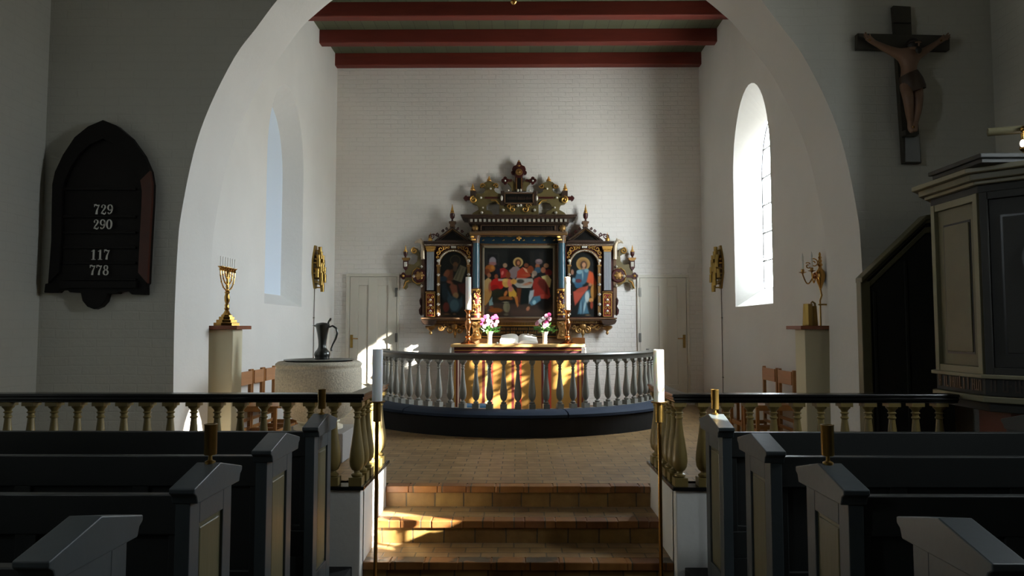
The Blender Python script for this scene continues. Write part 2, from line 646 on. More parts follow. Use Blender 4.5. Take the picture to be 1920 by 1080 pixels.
def glazed(n, at, uc, prof, th, bars, s):
    """window: glass pane, frame and glazing bars in the plane X=at"""
    root = thing('window_%d' % n, 'x', 'window', (at, uc, prof[0][1]))
    for k in ('label', 'category'):
        del root[k]
    struct(root)
    pts = [(uc + k, z) for k, z in prof] + [(uc - k, z) for k, z in prof[::-1]][1:]
    b = MB().prism(pts, 'x', at + s * 0.02, at + s * 0.024)
    b.build('pane', 'glass', root)
    b = MB()
    b.tube([(at + s * 0.02, y, z) for y, z in pts], 0.018, 6, closed=True)
    z0, zt = prof[0][1], prof[-1][1]
    hw = prof[0][0]
    b.box(at, at + s * 0.03, uc - 0.012, uc + 0.012, z0, zt)
    for i in range(1, bars):
        z = z0 + (zt - z0) * i / bars
        h = hw
        for (k0, a0), (k1, a1) in zip(prof, prof[1:]):
            if a0 <= z <= a1:
                h = k0 + (k1 - k0) * (z - a0) / max(a1 - a0, 1e-6)
        b.box(at, at + s * 0.03, uc - h, uc + h, z - 0.009, z + 0.009)
    b.build('window_frame', 'lead', root)
    return root


glazed(1, CX + 0.30, WY, wi, 0.3, 6, 1)

# back wall with two flush doors
b = MB().box(-CX - 0.5, CX + 0.5, YB, YB + 0.3, -0.3, HC + 0.8)
struct(b.build('wall_back', 'wash_back'))


def door(n, x0, x1, xl0, xl1, handle_x, hinge_x, panels, ytop):
    Yd = YB - 0.03
    root = bpy.data.objects.new('door_%d' % n, None)
    COL.objects.link(root)
    root.location = (U((x0 + x1) / 2, 700, YB).x, YB, ZC)
    struct(root)
    X0, X1 = U(x0, 600, Yd).x, U(x1, 600, Yd).x
    L0, L1 = U(xl0, 600, Yd).x, U(xl1, 600, Yd).x
    zt = U(x0, ytop, Yd).z
    b = MB()
    b.box(X0, L0, Yd, YB + 0.02, ZC, zt).box(L1, X1, Yd, YB + 0.02, ZC, zt).box(X0, X1, Yd - 0.004, YB + 0.02, zt - 0.05, zt)
    b.build('door_frame', 'door', root, bevel=0.004)
    b = MB()
    g = 0.006
    # leaf with sunk panels: rails and stiles around
    ps = [(U(a, 600, Yd).x, U(c, 600, Yd).x) for a, c in panels]
    pz1 = U(x0, ytop + 22, Yd).z
    pz0 = ZC + 0.35
    zz = zt - 0.056
    xs = [L0 + g] + [v for p in ps for v in p] + [L1 - g]
    for i in range(0, len(xs), 2):
        b.box(xs[i], xs[i + 1], Yd + 0.006, YB + 0.01, ZC + 0.01, zz)
    for a, c in ps:
        b.box(a, c, Yd + 0.006, YB + 0.01, pz1, zz)
        b.box(a, c, Yd + 0.006, YB + 0.01, ZC + 0.01, pz0)
        b.box(a, c, Yd + 0.020, YB + 0.01, pz0, pz1)
    b.build('door_leaf', 'door', root, bevel=0.003)
    hx = U(handle_x, 640, Yd).x
    hz = U(handle_x, 640, Yd).z
    s = 1 if hinge_x > handle_x else -1
    b = MB().box(hx - 0.022, hx + 0.022, Yd - 0.006, Yd + 0.008, hz - 0.11, hz + 0.11)
    b.build('handle_plate', 'brass_old', root, bevel=0.004)
    b = MB().tube([(hx, Yd, hz + 0.05), (hx, Yd - 0.05, hz + 0.05), (hx + s * 0.02, Yd - 0.055, hz + 0.05), (hx + s * 0.12, Yd - 0.055, hz + 0.045)], 0.009, 8)
    b.build('door_handle', 'brass', root, smooth=True)
    for hy in (548, 633):
        q = U(hinge_x, hy, Yd)
        b = MB().box(q.x - 0.02, q.x + 0.02, Yd - 0.012, Yd + 0.01, q.z - 0.075, q.z + 0.075)
        b.build('hinge', 'steel', root, bevel=0.003)


door(1, 648, 748, 655, 744, 659, 743, [(671, 690), (707, 727)], 513)
door(2, 1195, 1293, 1200, 1288, 1283, 1200, [(1217, 1236), (1252, 1270)], 515)

# choir floor, nave floor
b = MB().box(-CX - 0.5, CX + 0.5, 5.84, YB + 0.3, ZC - 0.15, ZC)
b.box(-NX, -1.14, 4.92, 5.93, ZC - 0.15, ZC).box(1.14, NX, 4.92, 5.93, ZC - 0.15, ZC)
struct(b.build('floor', 'floor'))
struct(MB().box(-NX - 0.2, NX + 0.2, -6, 6.0, -0.15, 0.0).build('floor_nave', 'floor'))

# steps: three risers
st = bpy.data.objects.new('stairs', None)
COL.objects.link(st)
st.location = (0, 5.3, 0)
struct(st)
for k, (y, z, y2) in enumerate(((5.73, ZC, 5.95), (5.325, 0.336, 5.80), (4.904, 0.168, 5.40))):
    MB().box(-1.08, 1.08, y + 0.022, y2, z - 0.169, z - 0.056).build('riser', 'riser', st)
    nb = MB()
    x = -1.08
    i = 0
    while x < 1.08 - 0.01:
        w = 0.235 if i else 0.19
        x2 = min(x + w, 1.08)
        dz = random.uniform(-0.002, 0.002)
        nb.box(x + 0.003, x2 - 0.003, y + random.uniform(-0.003, 0.004), y + 0.12, z - 0.055, z + dz)
        x = x2
        i += 1
    nb.box(-1.08, 1.08, y + 0.006, y + 0.12, z - 0.056, z - 0.006)
    nb.build('nosing', 'nosing', st, bevel=0.006)
    if k:
        MB().box(-1.08, 1.08, y + 0.12, y2, z - 0.06, z - 0.002).build('tread', 'floor', st)

# platform walls either side of the steps
for s, nm in ((-1, 'wall_platform_left'), (1, 'wall_platform_right')):
    b = MB()
    x0, x1 = sorted((s * 1.08, s * (NX + 0.05)))
    b.box(x0, x1, 4.82, 4.94, 0, 0.68)
    x0, x1 = sorted((s * 1.08, s * 1.20))
    b.box(x0, x1, 4.90, 5.76, 0, 0.68)
    struct(b.build(nm, 'plaster', bevel=0.006))

# chancel arch wall
Lm = [(325, 735), (327, 600), (333, 467), (340, 400), (363, 287), (393, 200), (440, 107), (480, 53), (520, 0)]
cur = []
for px, py in Lm:
    p = U(px, py, YA)
    cur.append((-p.x, p.z))
cur[0] = (cur[0][0], cur[0][1])
base = [(cur[0][0], 0.0)]
hx, hz = cur[-1]
Rr = cur[0][0]
zc = hz - math.sqrt(Rr * Rr - hx * hx)
a0 = math.atan2(hz - zc, hx)
top = []
for i in range(1, 13):
    a = a0 + (PI / 2 - a0) * i / 12
    top.append((Rr * math.cos(a), zc + Rr * math.sin(a)))
raw = base + cur + top
# resample smoothly (Catmull-Rom)


def catmull(p, n=4):
    out = []
    for i in range(len(p) - 1):
        p0 = p[max(i - 1, 0)]
        p1, p2 = p[i], p[i + 1]
        p3 = p[min(i + 2, len(p) - 1)]
        for k in range(n):
            t = k / n
            out.append(tuple(0.5 * ((2 * p1[j]) + (-p0[j] + p2[j]) * t + (2 * p0[j] - 5 * p1[j] + 4 * p2[j] - p3[j]) * t * t + (-p0[j] + 3 * p1[j] - 3 * p2[j] + p3[j]) * t ** 3) for j in range(len(p1))))
    out.append(p[-1])
    return out


curve = base + catmull(cur + top, 4)
curve = [(max(x, 0.0), z) for x, z in curve]
curve[-1] = (0.0, curve[-1][1])
AAPEX = curve[-1][1]
bm = bmesh.new()


def bv_(x, y, z):
    return bm.verts.new((x, y, z))


for s in (-1, 1):
    for i in range(len(curve) - 1):
        (x0, z0), (x1, z1) = curve[i], curve[i + 1]
        E = NX + 0.3
        k = 0.985
        bm.faces.new((bv_(s * x0, YA, z0), bv_(s * E, YA, z0), bv_(s * E, YA, z1), bv_(s * x1, YA, z1)))
        bm.faces.new((bv_(s * x0 * k, YA2, z0), bv_(s * E, YA2, z0), bv_(s * E, YA2, z1), bv_(s * x1 * k, YA2, z1)))
        bm.faces.new((bv_(s * x0, YA, z0), bv_(s * x0 * k, YA2, z0), bv_(s * x1 * k, YA2, z1), bv_(s * x1, YA, z1)))
E = NX + 0.3
for y in (YA, YA2):
    bm.faces.new((bv_(-E, y, AAPEX), bv_(E, y, AAPEX), bv_(E, y, HN + 0.2), bv_(-E, y, HN + 0.2)))
bmesh.ops.remove_doubles(bm, verts=bm.verts[:], dist=0.0008)
bmesh.ops.recalc_face_normals(bm, faces=bm.faces[:])
me = bpy.data.meshes.new('wall_arch')
bm.to_mesh(me)
bm.free()
o = bpy.data.objects.new('wall_arch', me)
COL.objects.link(o)
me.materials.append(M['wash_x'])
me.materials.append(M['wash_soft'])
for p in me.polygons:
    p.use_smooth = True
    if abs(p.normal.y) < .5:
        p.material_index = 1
es = o.modifiers.new('split', 'EDGE_SPLIT')
es.split_angle = math.radians(35)
struct(o)

# nave shell: side walls with windows, rear wall, ceiling
SY, SHW = 2.98, 0.20
sp_ = arch_prof(0.5, 2.5, 4.3, 5.2)
si_ = arch_prof(SHW, 2.86, 4.3, 4.88)
bm_r = wall_open('wall_right', 'x', NX, -6, 6.0, -0.1, HN, SY, sp_, si_, 0.28, 'wash_y')
glazed(2, NX + 0.28, SY, si_, 0.3, 6, 1)
NWY = 0.2  # unseen north window, added as fill light for the arch wall and font
np_ = arch_prof(0.55, 2.9, 4.7, 5.5)
ni_ = arch_prof(0.12, 3.2, 4.6, 5.1)
wall_open('wall_left', 'x', -NX, -6, 6.0, -0.1, HN, NWY, np_, ni_, 0.28, 'wash_y')
glazed(3, -NX - 0.28, NWY, ni_, 0.3, 6, -1)
struct(MB().box(-NX - 0.3, NX + 0.3, -6.3, -6, -0.1, HN).build('wall_rear', 'nave_ceiling'))
struct(MB().box(-NX - 0.4, NX + 0.4, -6.4, YA2, HN, HN + 0.2).build('ceiling_nave', 'nave_ceiling'))
struct(MB().box(-CX - 0.6, CX + 0.6, YA2 - 0.05, YB + 0.4, HC + 0.21, HC + 0.3).build('ceiling', 'boards'))
# painted ceiling beams
for i in range(6):
    y1 = 11.68 - 0.92 * i
    if i == 0:
        y0 = y1 - 0.15
    else:
        y0 = y1 - 0.16
    o = MB().box(-CX - 0.15, CX + 0.15, y0, y1, HC, HC + 0.215).build('ceiling_beam', 'beam', bevel=0.012)
    struct(o)
# ================================================================== balustrades at the chancel step
ZR = 1.335    # top of the handrail


def baluster_mb(x, y, z0, z1, k=1.0, base=0.05, n=14):
    """turned baluster: slim neck on top, belly low down, square foot"""
    H = z1 - z0
    b = MB()
    f = base * 0.9 * k
    b.box(x - f, x + f, y - f, y + f, z0, z0 + 0.10 * H)
    pr = [(0.030, .10), (0.038, .115), (0.038, .135), (0.022, .15), (0.020, .17), (0.034, .185), (0.048, .23), (0.054, .30), (0.051, .38), (0.041, .50),
          (0.029, .64), (0.022, .76), (0.020, .80), (0.027, .812), (0.027, .825), (0.020, .835), (0.020, .86), (0.030, .875), (0.020, .89), (0.026, .915), (0.038, .935), (0.040, .955)]
    b.lathe([(r * k, z0 + h * H) for r, h in pr], (x, y, 0), n)
    c = 0.042 * k
    b.box(x - c, x + c, y - c, y + c, z0 + 0.955 * H, z1)
    return b


def balustrade(s, label):
    root = thing('balustrade', label, 'railing', (s * 1.12, 4.87, 0.68), 'balustrades on the low walls beside the steps')
    xend = NX - 0.01 if s < 0 else 3.03
    xe = s * xend
    # rail with moulded section, L-shaped in plan
    b = MB()
    for x0, x1, w, z0, z1 in ((0, 0, 0.058, ZR - 0.022, ZR), (0, 0, 0.050, ZR - 0.045, ZR - 0.022), (0, 0, 0.038, ZR - 0.062, ZR - 0.045)):
        o = w
        pts = [(s * (1.12 - o), 4.87 - o), (xe, 4.87 - o), (xe, 4.87 + o), (s * (1.12 + o), 4.87 + o), (s * (1.12 + o), 5.74), (s * (1.12 - o), 5.74)]
        b.prism(pts, 'z', z0, z1)
    b.build('handrail', 'rail_black', root, bevel=0.005)
    o = 0.065
    pts = [(s * (1.12 - o), 4.87 - o), (xe, 4.87 - o), (xe, 4.87 + o), (s * (1.12 + o), 4.87 + o), (s * (1.12 + o), 5.77), (s * (1.12 - o), 5.77)]
    MB().prism(pts, 'z', 0.68, 0.705).build('sill', 'rail_black', root, bevel=0.004)
    first = baluster_mb(s * 1.12, 4.87, 0.705, ZR - 0.062).build('baluster', 'ochre', root, smooth=True)
    i = 1
    x = 1.12 + 0.1635
    while x < xend - 0.04:
        c = dup(first, root)
        c.location = (s * (x - 1.12), 0, 0)
        x += 0.1635
    for y in (5.03, 5.19, 5.35, 5.51, 5.67):
        c = dup(first, root)
        c.location = (0, y - 4.87, 0)


balustrade(-1, 'black topped balustrade with ochre balusters left of the steps, in front of the font')
balustrade(1, 'black topped balustrade with ochre balusters right of the steps, running to the pulpit')

# ================================================================== pews
PZ = 0.17


def pew(Y0, s, label, x_end=None, holder=False, far_end=False, group=None):
    xa = s * 1.17
    root = thing('pew', label, 'pew', (s * 1.2, Y0, PZ), group)
    xo = x_end if x_end else NX - 0.02
    dz = 0.0

    def end(xf, d, nm):
        # xf: x of the aisle-side face of the cap, d: +1 when the body lies towards +x
        zb = 1.178
        prof = [(-.19, zb - .03), (-.2, zb), (-.218, zb + .012), (-.218, zb + .03), (0, 1.262), (.218, zb + .03), (.218, zb + .012), (.2, zb), (.19, zb - .03)]
        x0, x1 = sorted((xf, xf + d * 0.095))
        cp = MB().prism([(Y0 + y, z) for y, z in prof], 'x', x0, x1).build('end_cap', 'pew', root, bevel=0.004)
        x0, x1 = sorted((xf + d * .03, xf + d * .085))
        b = MB()
        W = 0.185
        pw = 0.105
        b.box(x0, x1, Y0 - W, Y0 - pw, PZ, zb - .02)
        b.box(x0, x1, Y0 + pw, Y0 + W, PZ, zb - .02)
        b.box(x0, x1, Y0 - pw, Y0 + pw, 1.055, zb - .02)
        b.box(x0, x1, Y0 - pw, Y0 + pw, PZ, 0.34)
        ep = b.build('end_panel', 'pew', root, bevel=0.003)
        x0, x1 = sorted((xf + d * .042, xf + d * .078))
        MB().box(x0, x1, Y0 - pw, Y0 + pw, .34, 1.055).build('inset_panel', 'pew_panel', ep)
        x0, x1 = sorted((xf + d * .036, xf + d * .078))
        MB().box(x0, x1, Y0 - pw + .018, Y0 + pw - .018, .36, 1.037).build('raised_field', 'pew_panel', ep, bevel=0.006)
    end(xa, s, 'a')
    if far_end:
        end(s * xo, -s, 'b')
        xo -= 0.08
    xi = 1.2 + 0.05
    x0, x1 = sorted((s * xi, s * xo))
    # back: top board leaning slightly, framed panels below
    yb = Y0 - 0.155
    b = MB()
    b.box(x0, x1, yb - .012, yb + .03, 1.03, 1.175)
    b.box(x0, x1, yb - .012, yb + .03, PZ + 0.28, 0.60)
    n = 5
    for i in range(n + 1):
        xc = x0 + (x1 - x0) * i / n
        a, c = max(x0, xc - .04), min(x1, xc + .04)
        b.box(a, c, yb - .006, yb + .026, .60, 1.03)
    b.build('back_frame', 'pew_dark', root, bevel=0.004)
    MB().box(x0, x1, yb + .008, yb + .018, .595, 1.035).build('back_panel', 'pew_dark', root)
    b = MB()
    b.box(x0, x1, yb + .0, yb + .44, 0.60, 0.632)
    b.build('seat', 'pew_dark', root, bevel=0.006)
    b = MB()
    b.box(x0, x1, yb - .02, yb + .0, PZ, PZ + 0.28)
    for i in range(4):
        xc = x0 + .3 + (x1 - x0 - .6) * i / 3
        b.box(xc - .02, xc + .02, yb + .0, yb + .36, PZ, .60)
    b.build('seat_support', 'pew_dark', root)
    return root


rows = [4.31, 3.535, 2.755, 1.975]
ords = ['front pew', 'second pew from the front', 'third pew from the front', 'nearest pew']
for s, sd in ((-1, 'left'), (1, 'right')):
    for k, y in enumerate(rows):
        lab = {0: 'blue-grey %s on the %s, next to the low white wall' % (ords[0], sd),
               1: 'blue-grey %s on the %s, gabled end without a brass socket' % (ords[1], sd),
               2: 'blue-grey %s on the %s, brass socket on its gabled end' % (ords[2], sd),
               3: 'blue-grey %s on the %s, its gabled end cut by the bottom of the photo' % (ords[3], sd)}[k]
        if s > 0 and k == 0:
            pew(y, s, 'blue-grey short front pew on the right with a second gabled end by the pulpit', 3.20, far_end=True, group='pews')
        else:
            pew(y, s, lab, group='pews')
for s, nm, sd in ((-1, 'pew_platform', 'left'), (1, 'pew_platform', 'right')):
    x0, x1 = sorted((s * 1.13, s * (NX - .005)))
    o = MB().box(x0, x1, -1.0, 4.81, 0, PZ).build('floor_pews_' + sd, 'plinth_black', bevel=0.004)
    struct(o)
# brass sockets on the pew ends
SX = 1.212
for s, k, lab in ((-1, 0, 'small brass candle socket on the front left pew end'), (1, 0, 'small brass candle socket on the front right pew end'),
                  (-1, 2, 'small brass candle socket on the third left pew end'), (1, 2, 'brass candle socket on the third right pew end')):
    y = rows[k]
    b = MB()
    b.lathe([(0.0225, .03), (0.024, .034), (0.024, .145), (0.0255, .147), (0.0255, .15), (0.019, .15), (0.019, .05), (0.001, .05)], (s * SX, y, 1.262), 14)
    b.lathe([(0.02, -.012), (0.02, .004), (0.008, .01), (0.007, .03)], (s * SX, y, 1.262), 12)
    o = b.build('candle_socket', 'brass_old', smooth=True)
    tag(o, lab, 'candle holder', 'brass sockets on the pew ends')

# ================================================================== tall candlesticks in front of the steps
for s, sd in ((-1, 'left'), (1, 'right')):
    x, y = s * 0.918, 4.55
    pz = U(709, 752, y).z if s < 0 else U(1224, 753, y).z
    root = thing('floor_candlestick', 'tall thin brass floor candlestick standing %s of the steps' % sd, 'candlestick', (x, y, 0), 'tall candlesticks flanking the steps')
    MB().lathe([(.13, 0), (.13, .012), (.11, .02), (.04, .035), (.022, .06), (.014, .09)], (x, y, 0), 24).build('base', 'brass_old', root, smooth=True)
    MB().lathe([(.0125, .05), (.0125, pz - .08)], (x, y, 0), 12).build('rod', 'brass', root, smooth=True)
    MB().lathe([(.014, pz - .135), (.026, pz - .13), (.026, pz - .008), (.02, pz - .006)], (x, y, 0), 16).build('sleeve', 'brass_old', root, smooth=True)
    MB().lathe([(.01, pz - .012), (.05, pz - .008), (.054, pz), (.052, pz + .001), (.03, pz - .004), (.001, pz - .004)], (x, y, 0), 24).build('drip_pan', 'brass_old', root, smooth=True)
    c = thing('pillar_candle', 'thick greyish white candle on the tall brass candlestick %s of the steps' % sd, 'candle', (x, y, pz), 'thick candles on the tall candlesticks')
    top = pz + .337
    MB().lathe([(.033, pz), (.0335, pz + .01), (.0335, top - .003), (.031, top), (.012, top - .004), (.001, top - .005)], (x, y, 0), 24).build('wax', 'wax_blue', c, smooth=True)
    MB().tube([(x, y, top - .006), (x + .002, y, top + .004), (x + .005, y, top + .010)], .0013, 6).build('wick', 'black', c)

# ================================================================== font
FX, FY = -2.0, 7.0
root = thing('baptismal_font', 'grey granite baptismal font with a broad round bowl', 'font', (FX, FY, ZC))
b = MB()
k = FY / F


def fz(py):
    return U(600, py, FY).z


prof = [(.05, 786), (.20, 787), (.25, 783), (.32, 771), (.37, 758), (.405, 744), (.42, 733), (.423, 715), (.42, 695), (.418, 691), (.412, 689.5), (.412, 687), (.423, 684), (.423, 681.5), (.408, 679), (.398, 677.5), (.39, 677)]
b.lathe([(r, fz(y)) for r, y in prof] + [(.33, fz(676.8)), (.30, fz(690)), (.001, fz(694))], (FX, FY, 0), 64)
b.build('bowl', 'granite', root, smooth=True, angle=50)
MB().lathe([(.22, ZC + .28), (.24, ZC + .285), (.24, ZC + .31), (.19, ZC + .33), (.165, fz(802)), (.17, fz(797)), (.20, fz(791)), (.21, fz(789)), (.20, fz(786))], (FX, FY, 0), 40).build('foot', 'limestone', root, smooth=True)
MB().box(FX - .33, FX + .33, FY - .33, FY + .33, ZC, ZC + .28).build('plinth', 'granite_pale', root, bevel=0.01)
d = thing('baptismal_dish', 'dark metal dish lying in the top of the granite font', 'dish', (FX, FY, fz(677)))
MB().lathe([(.05, fz(686)), (.22, fz(681)), (.29, fz(677) + .006), (.345, fz(677) + .012), (.345, fz(677) + .018), (.28, fz(677) + .011), (.2, fz(680)), (.001, fz(684))], (FX, FY, 0), 48).build('basin', 'pewter', d, smooth=True)
# ewer
EX = U(604, 670, FY).x
zb = fz(677) + .018
h = fz(609) - zb
ew = thing('ewer', 'dark pewter ewer with curved handle standing on the font', 'jug', (EX, FY, zb))
pr = [(.075, 0), (.079, .02), (.074, .05), (.079, .09), (.083, .15), (.078, .21), (.055, .28), (.043, .34), (.041, .42), (.044, .55), (.053, .72), (.065, .88), (.073, .97), (.075, 1.0), (.066, 1.0), (.05, .85), (.001, .8)]
MB().lathe([(r * .96, zb + h * t) for r, t in pr], (EX, FY, 0), 28).build('body', 'pewter', ew, smooth=True, angle=60)
MB().prism([(EX - .10, zb + h * .985), (EX - .055, zb + h * 1.0), (EX - .04, zb + h * .9)], 'y', FY - .02, FY + .02).build('spout', 'pewter', ew, bevel=.004)
MB().lathe([(.073, zb + h), (.06, zb + h + .014), (.02, zb + h + .022), (.001, zb + h + .024)], (EX, FY, 0), 24).build('lid', 'pewter', ew, smooth=True)
MB().tube([(EX + .055, FY, zb + h + .005), (EX + .06, FY, zb + h + .03), (EX + .075, FY, zb + h + .05), (EX + .082, FY, zb + h + .068)], [.012, .009, .012, .008], 8).build('thumb_piece', 'pewter', ew, smooth=True)
MB().tube([(EX + .065, FY, zb + h * .93), (EX + .10, FY, zb + h * .97), (EX + .138, FY, zb + h * .9), (EX + .15, FY, zb + h * .76), (EX + .135, FY, zb + h * .6), (EX + .105, FY, zb + h * .43), (EX + .088, FY, zb + h * .3), (EX + .094, FY, zb + h * .24)], [.008, .01, .011, .011, .010, .008, .007, .011], 10).build('handle', 'pewter', ew, smooth=True)


# ================================================================== pedestals with shelf
def pedestal(s, label):
    x0, x1 = sorted((s * 2.715, s * CX))
    root = thing('pedestal', label, 'pedestal', (s * 2.9, 6.7, ZC), 'cream pedestals behind the arch')
    zt = EYE.z + .022
    MB().box(x0, x1, 6.60, 6.83, ZC, zt - .035).build('pillar', 'plinth_cream', root, bevel=.006)
    x0, x1 = sorted((s * 2.655, s * CX))
    MB().box(x0, x1, 6.54, 6.90, zt - .035, zt).build('shelf', 'shelf', root, bevel=.003)
    return zt


zs = pedestal(-1, 'cream box pedestal with brown shelf under the seven-branched candlestick')
pedestal(1, 'cream box pedestal with brown shelf under the brass jug')

# menorah, arms in the Y direction
mx_, my_ = -2.83, 6.72
root = thing('menorah', 'brass seven-branched candelabrum on the left brown shelf', 'candelabrum', (mx_, my_, zs))
b = MB()
for i, (r, z0, z1) in enumerate(((.125, 0, .03), (.10, .03, .058), (.075, .058, .088), (.055, .088, .105))):
    b.lathe([(r, z0), (r, z1 - .003), (r - .003, z1)], (mx_, my_, zs), 8)
b.build('stepped_base', 'brass', root)
zcup = zs + .545
b = MB()
b.lathe([(.05, .10), (.03, .125), (.018, .15), (.026, .165), (.018, .18), (.022, .20), (.014, .215), (.024, .24), (.026, .28), (.018, .31), (.026, .325), (.014, .34), (.012, .36), (.018, .38), (.011, .40), (.017, .42), (.011, .44), (.017, .46), (.011, .48), (.013, .52), (.02, .54)], (mx_, my_, zs), 14)
b.build('stem', 'brass', root, smooth=True)
for r in (.055, .11, .165):
    b = MB()
    pts = []
    for i in range(17):
        a = PI + PI * i / 16
        pts.append((mx_, my_ + r * math.cos(a), zcup - .03 + r * 1.05 * math.sin(a)))
    b.tube([(mx_, my_ - r, zcup)] + pts + [(mx_, my_ + r, zcup)], .0065, 8)
    for i in range(1, 16, 2):
        if i != 8:
            b.ball(pts[i], .010, u=8, v=6)
    b.build('arm', 'brass', root, smooth=True)
for i in range(7):
    y = my_ + (i - 3) * .055
    MB().lathe([(.008, -.02), (.015, -.012), (.010, -.004), (.012, .006), (.019, .012), (.026, .018), (.026, .022), (.001, .02)], (mx_, y, zcup), 12).build('candle_cup', 'brass', root, smooth=True)
    c = tag(MB().lathe([(.0055, .020), (.005, .115), (.001, .12)], (mx_, y, zcup), 8).build('thin_candle', 'wax', smooth=True),
            'thin white candle in the seven-branched candelabrum', 'candle', 'seven thin candles in the candelabrum')
b = MB().tube([(mx_, my_ - .17, zcup + .0), (mx_, my_ + .17, zcup + .0)], .006, 6)
b.build('cross_bar', 'brass', root)

# brass jug on the right shelf
jx, jy = U(1515, 590, 6.7).x, 6.7
root = thing('brass_jug', 'tall hammered brass jug on the right brown shelf', 'jug', (jx, jy, zs))
MB().lathe([(.052, 0), (.053, .01), (.05, .06), (.046, .15), (.042, .205), (.043, .21), (.036, .208), (.001, .2)], (jx, jy, zs), 10).build('body', 'brass_old', root)
MB().tube([(jx + .03, jy, zs + .215), (jx + .045, jy, zs + .232), (jx + .068, jy, zs + .215), (jx + .075, jy, zs + .15), (jx + .062, jy, zs + .07), (jx + .045, jy, zs + .05)], [.007, .009, .010, .011, .010, .008], 8).build('handle', 'brass_old', root, smooth=True)
MB().prism([(jx + .045, zs), (jx + .085, zs), (jx + .075, zs + .19), (jx + .04, zs + .19)], 'y', jy - .025, jy + .025).build('side_tray', 'brass_old', root, bevel=.004)


# ================================================================== modern brass wall lamps
def wall_lamp(s, px, label):
    X = s * (CX - .06)
    p = UX(px, 500, X)
    yc, zc_ = p.y, U(px, 501, p.y).z
    root = thing('wall_lamp', label, 'lamp', (s * CX, yc, zc_), 'sculptural brass wall lamps')
    H = .33
    MB().prism([(yc - .15, zc_ - .1), (yc - .04, zc_ - H), (yc + .04, zc_ - H), (yc + .15, zc_ - .1), (yc + .15, zc_ + .1), (yc + .04, zc_ + H), (yc - .04, zc_ + H), (yc - .15, zc_ + .1)], 'x', s * CX, s * (CX - .025)).build('back_plate', 'brass_old', root)
    rows_ = [(.26, 1), (.19, 2), (.12, 3), (.05, 4), (-.03, 3), (-.10, 4), (-.17, 3), (-.24, 2), (-.30, 1)]
    b = MB()
    rnd = random.Random(3)
    for z, n in rows_:
        for i in range(n):
            y = yc + (i - (n - 1) / 2) * .082
            d = .035 + rnd.random() * .07
            r = .030
            hh = .045 + rnd.random() * .02
            zz = zc_ + z + rnd.uniform(-.015, .015)
            # open tube seen from the side, mouth upwards
            b.lathe([(r * .86, zz + hh), (r, zz + hh), (r, zz - hh), (r * .8, zz - hh), (r * .7, zz)], (s * (CX - .03 - d), y, 0), 10)
            b.box(min(s * (CX - .02), s * (CX - .03 - d)), max(s * (CX - .02), s * (CX - .03 - d)), y - .008, y + .008, zz - .01, zz + .01)
    b.build('brass_scales', 'brass_old', root, smooth=True)
    zt = zc_ - H
    b = MB().tube([(s * (CX - .012), yc - .02, zt + .02), (s * (CX - .012), yc - .02, ZC + .02)], .006, 6)
    b.build('cable', 'cable', root)
    b = MB()
    for z in (zt - .45, zt - 1.35):
        b.box(min(s * CX, s * (CX - .02)), max(s * CX, s * (CX - .02)), yc - .035, yc - .005, z, z + .015)
    b.loose('cable_clip', 'cable', root)


wall_lamp(-1, 597, 'scaly brass wall lamp on the left choir wall, beside the blind niche')
wall_lamp(1, 1345, 'scaly brass wall lamp on the right choir wall, beside the bright window')

# two-armed candle sconce on the right wall
Xs = CX - .05
p = UX(1538, 517, Xs)
ys, z0 = p.y, p.z
sx = Xs
root = thing('wall_sconce', 'two-armed brass sconce with white candle tubes above the brass jug', 'lamp', (CX, ys, z0))
MB().lathe([(.004, -.16), (.012, -.13), (.02, -.10), (.03, -.075), (.045, -.03), (.05, 0), (.042, .04), (.02, .07), (.014, .09), (.026, .11), (.014, .13), (.02, .15), (.012, .17), (.018, .185), (.01, .20), (.012, .22), (.004, .24)], (sx, ys, z0), 16).build('wall_stem', 'brass', root, smooth=True)
MB().ball((sx - .045, ys, z0 + .0), .036).build('ball', 'copper', root, smooth=True)


def arm(px, pyc):
    q = U(px, pyc, ys - .02)
    tx, tz = q.x, q.z
    pts = []
    for i in range(15):
        t = i / 14
        x = sx - .03 + (tx - sx + .03) * t
        z = z0 + .03 + (tz - z0 - .05) * t - .085 * math.sin(PI * t) + .03 * math.sin(2 * PI * t)
        pts.append((x, ys - .02 * t, z))
    MB().tube(pts + [(tx, ys - .02, tz - .01)], .007, 8).build('arm', 'brass', root, smooth=True)
    MB().lathe([(.006, -.015), (.012, -.008), (.035, 0), (.037, .004), (.015, .003), (.016, .03), (.012, .034)], (tx, ys - .02, tz), 16).build('candle_cup', 'brass', root, smooth=True)
    MB().lathe([(.0125, .02), (.0125, .125), (.008, .13)], (tx, ys - .02, tz), 12).build('candle_tube', 'wax', root, smooth=True)
    MB().lathe([(.006, .13), (.011, .145), (.012, .155), (.007, .178), (.001, .20)], (tx, ys - .02, tz), 10).build('flame_bulb', 'wax', root, smooth=True)


arm(1505, 511)
arm(1522, 508)
b = MB()
b.tube(spiral((sx - .06, ys, z0 + .13), .01, .045, 0, 1.3), .006, 6)
b.tube(spiral((sx - .12, ys, z0 + .10), .008, .035, 1.0, 1.2), .006, 6)
b.build('scroll', 'brass', root, smooth=True)
MB().tube([(sx, ys, z0 - .14), (sx + .01, ys, z0 - .2), (sx - .012, ys - .01, z0 - .25), (sx - .012, ys - .01, zs - .02), (sx - .012, ys - .01, ZC + .01)], .009, 8).build('supply_pipe', 'brass', root, smooth=True)
MB().box(sx - .03, CX, ys - .02, ys + .0, z0 - .30, z0 - .285).build('pipe_clip', 'brass_old', root)


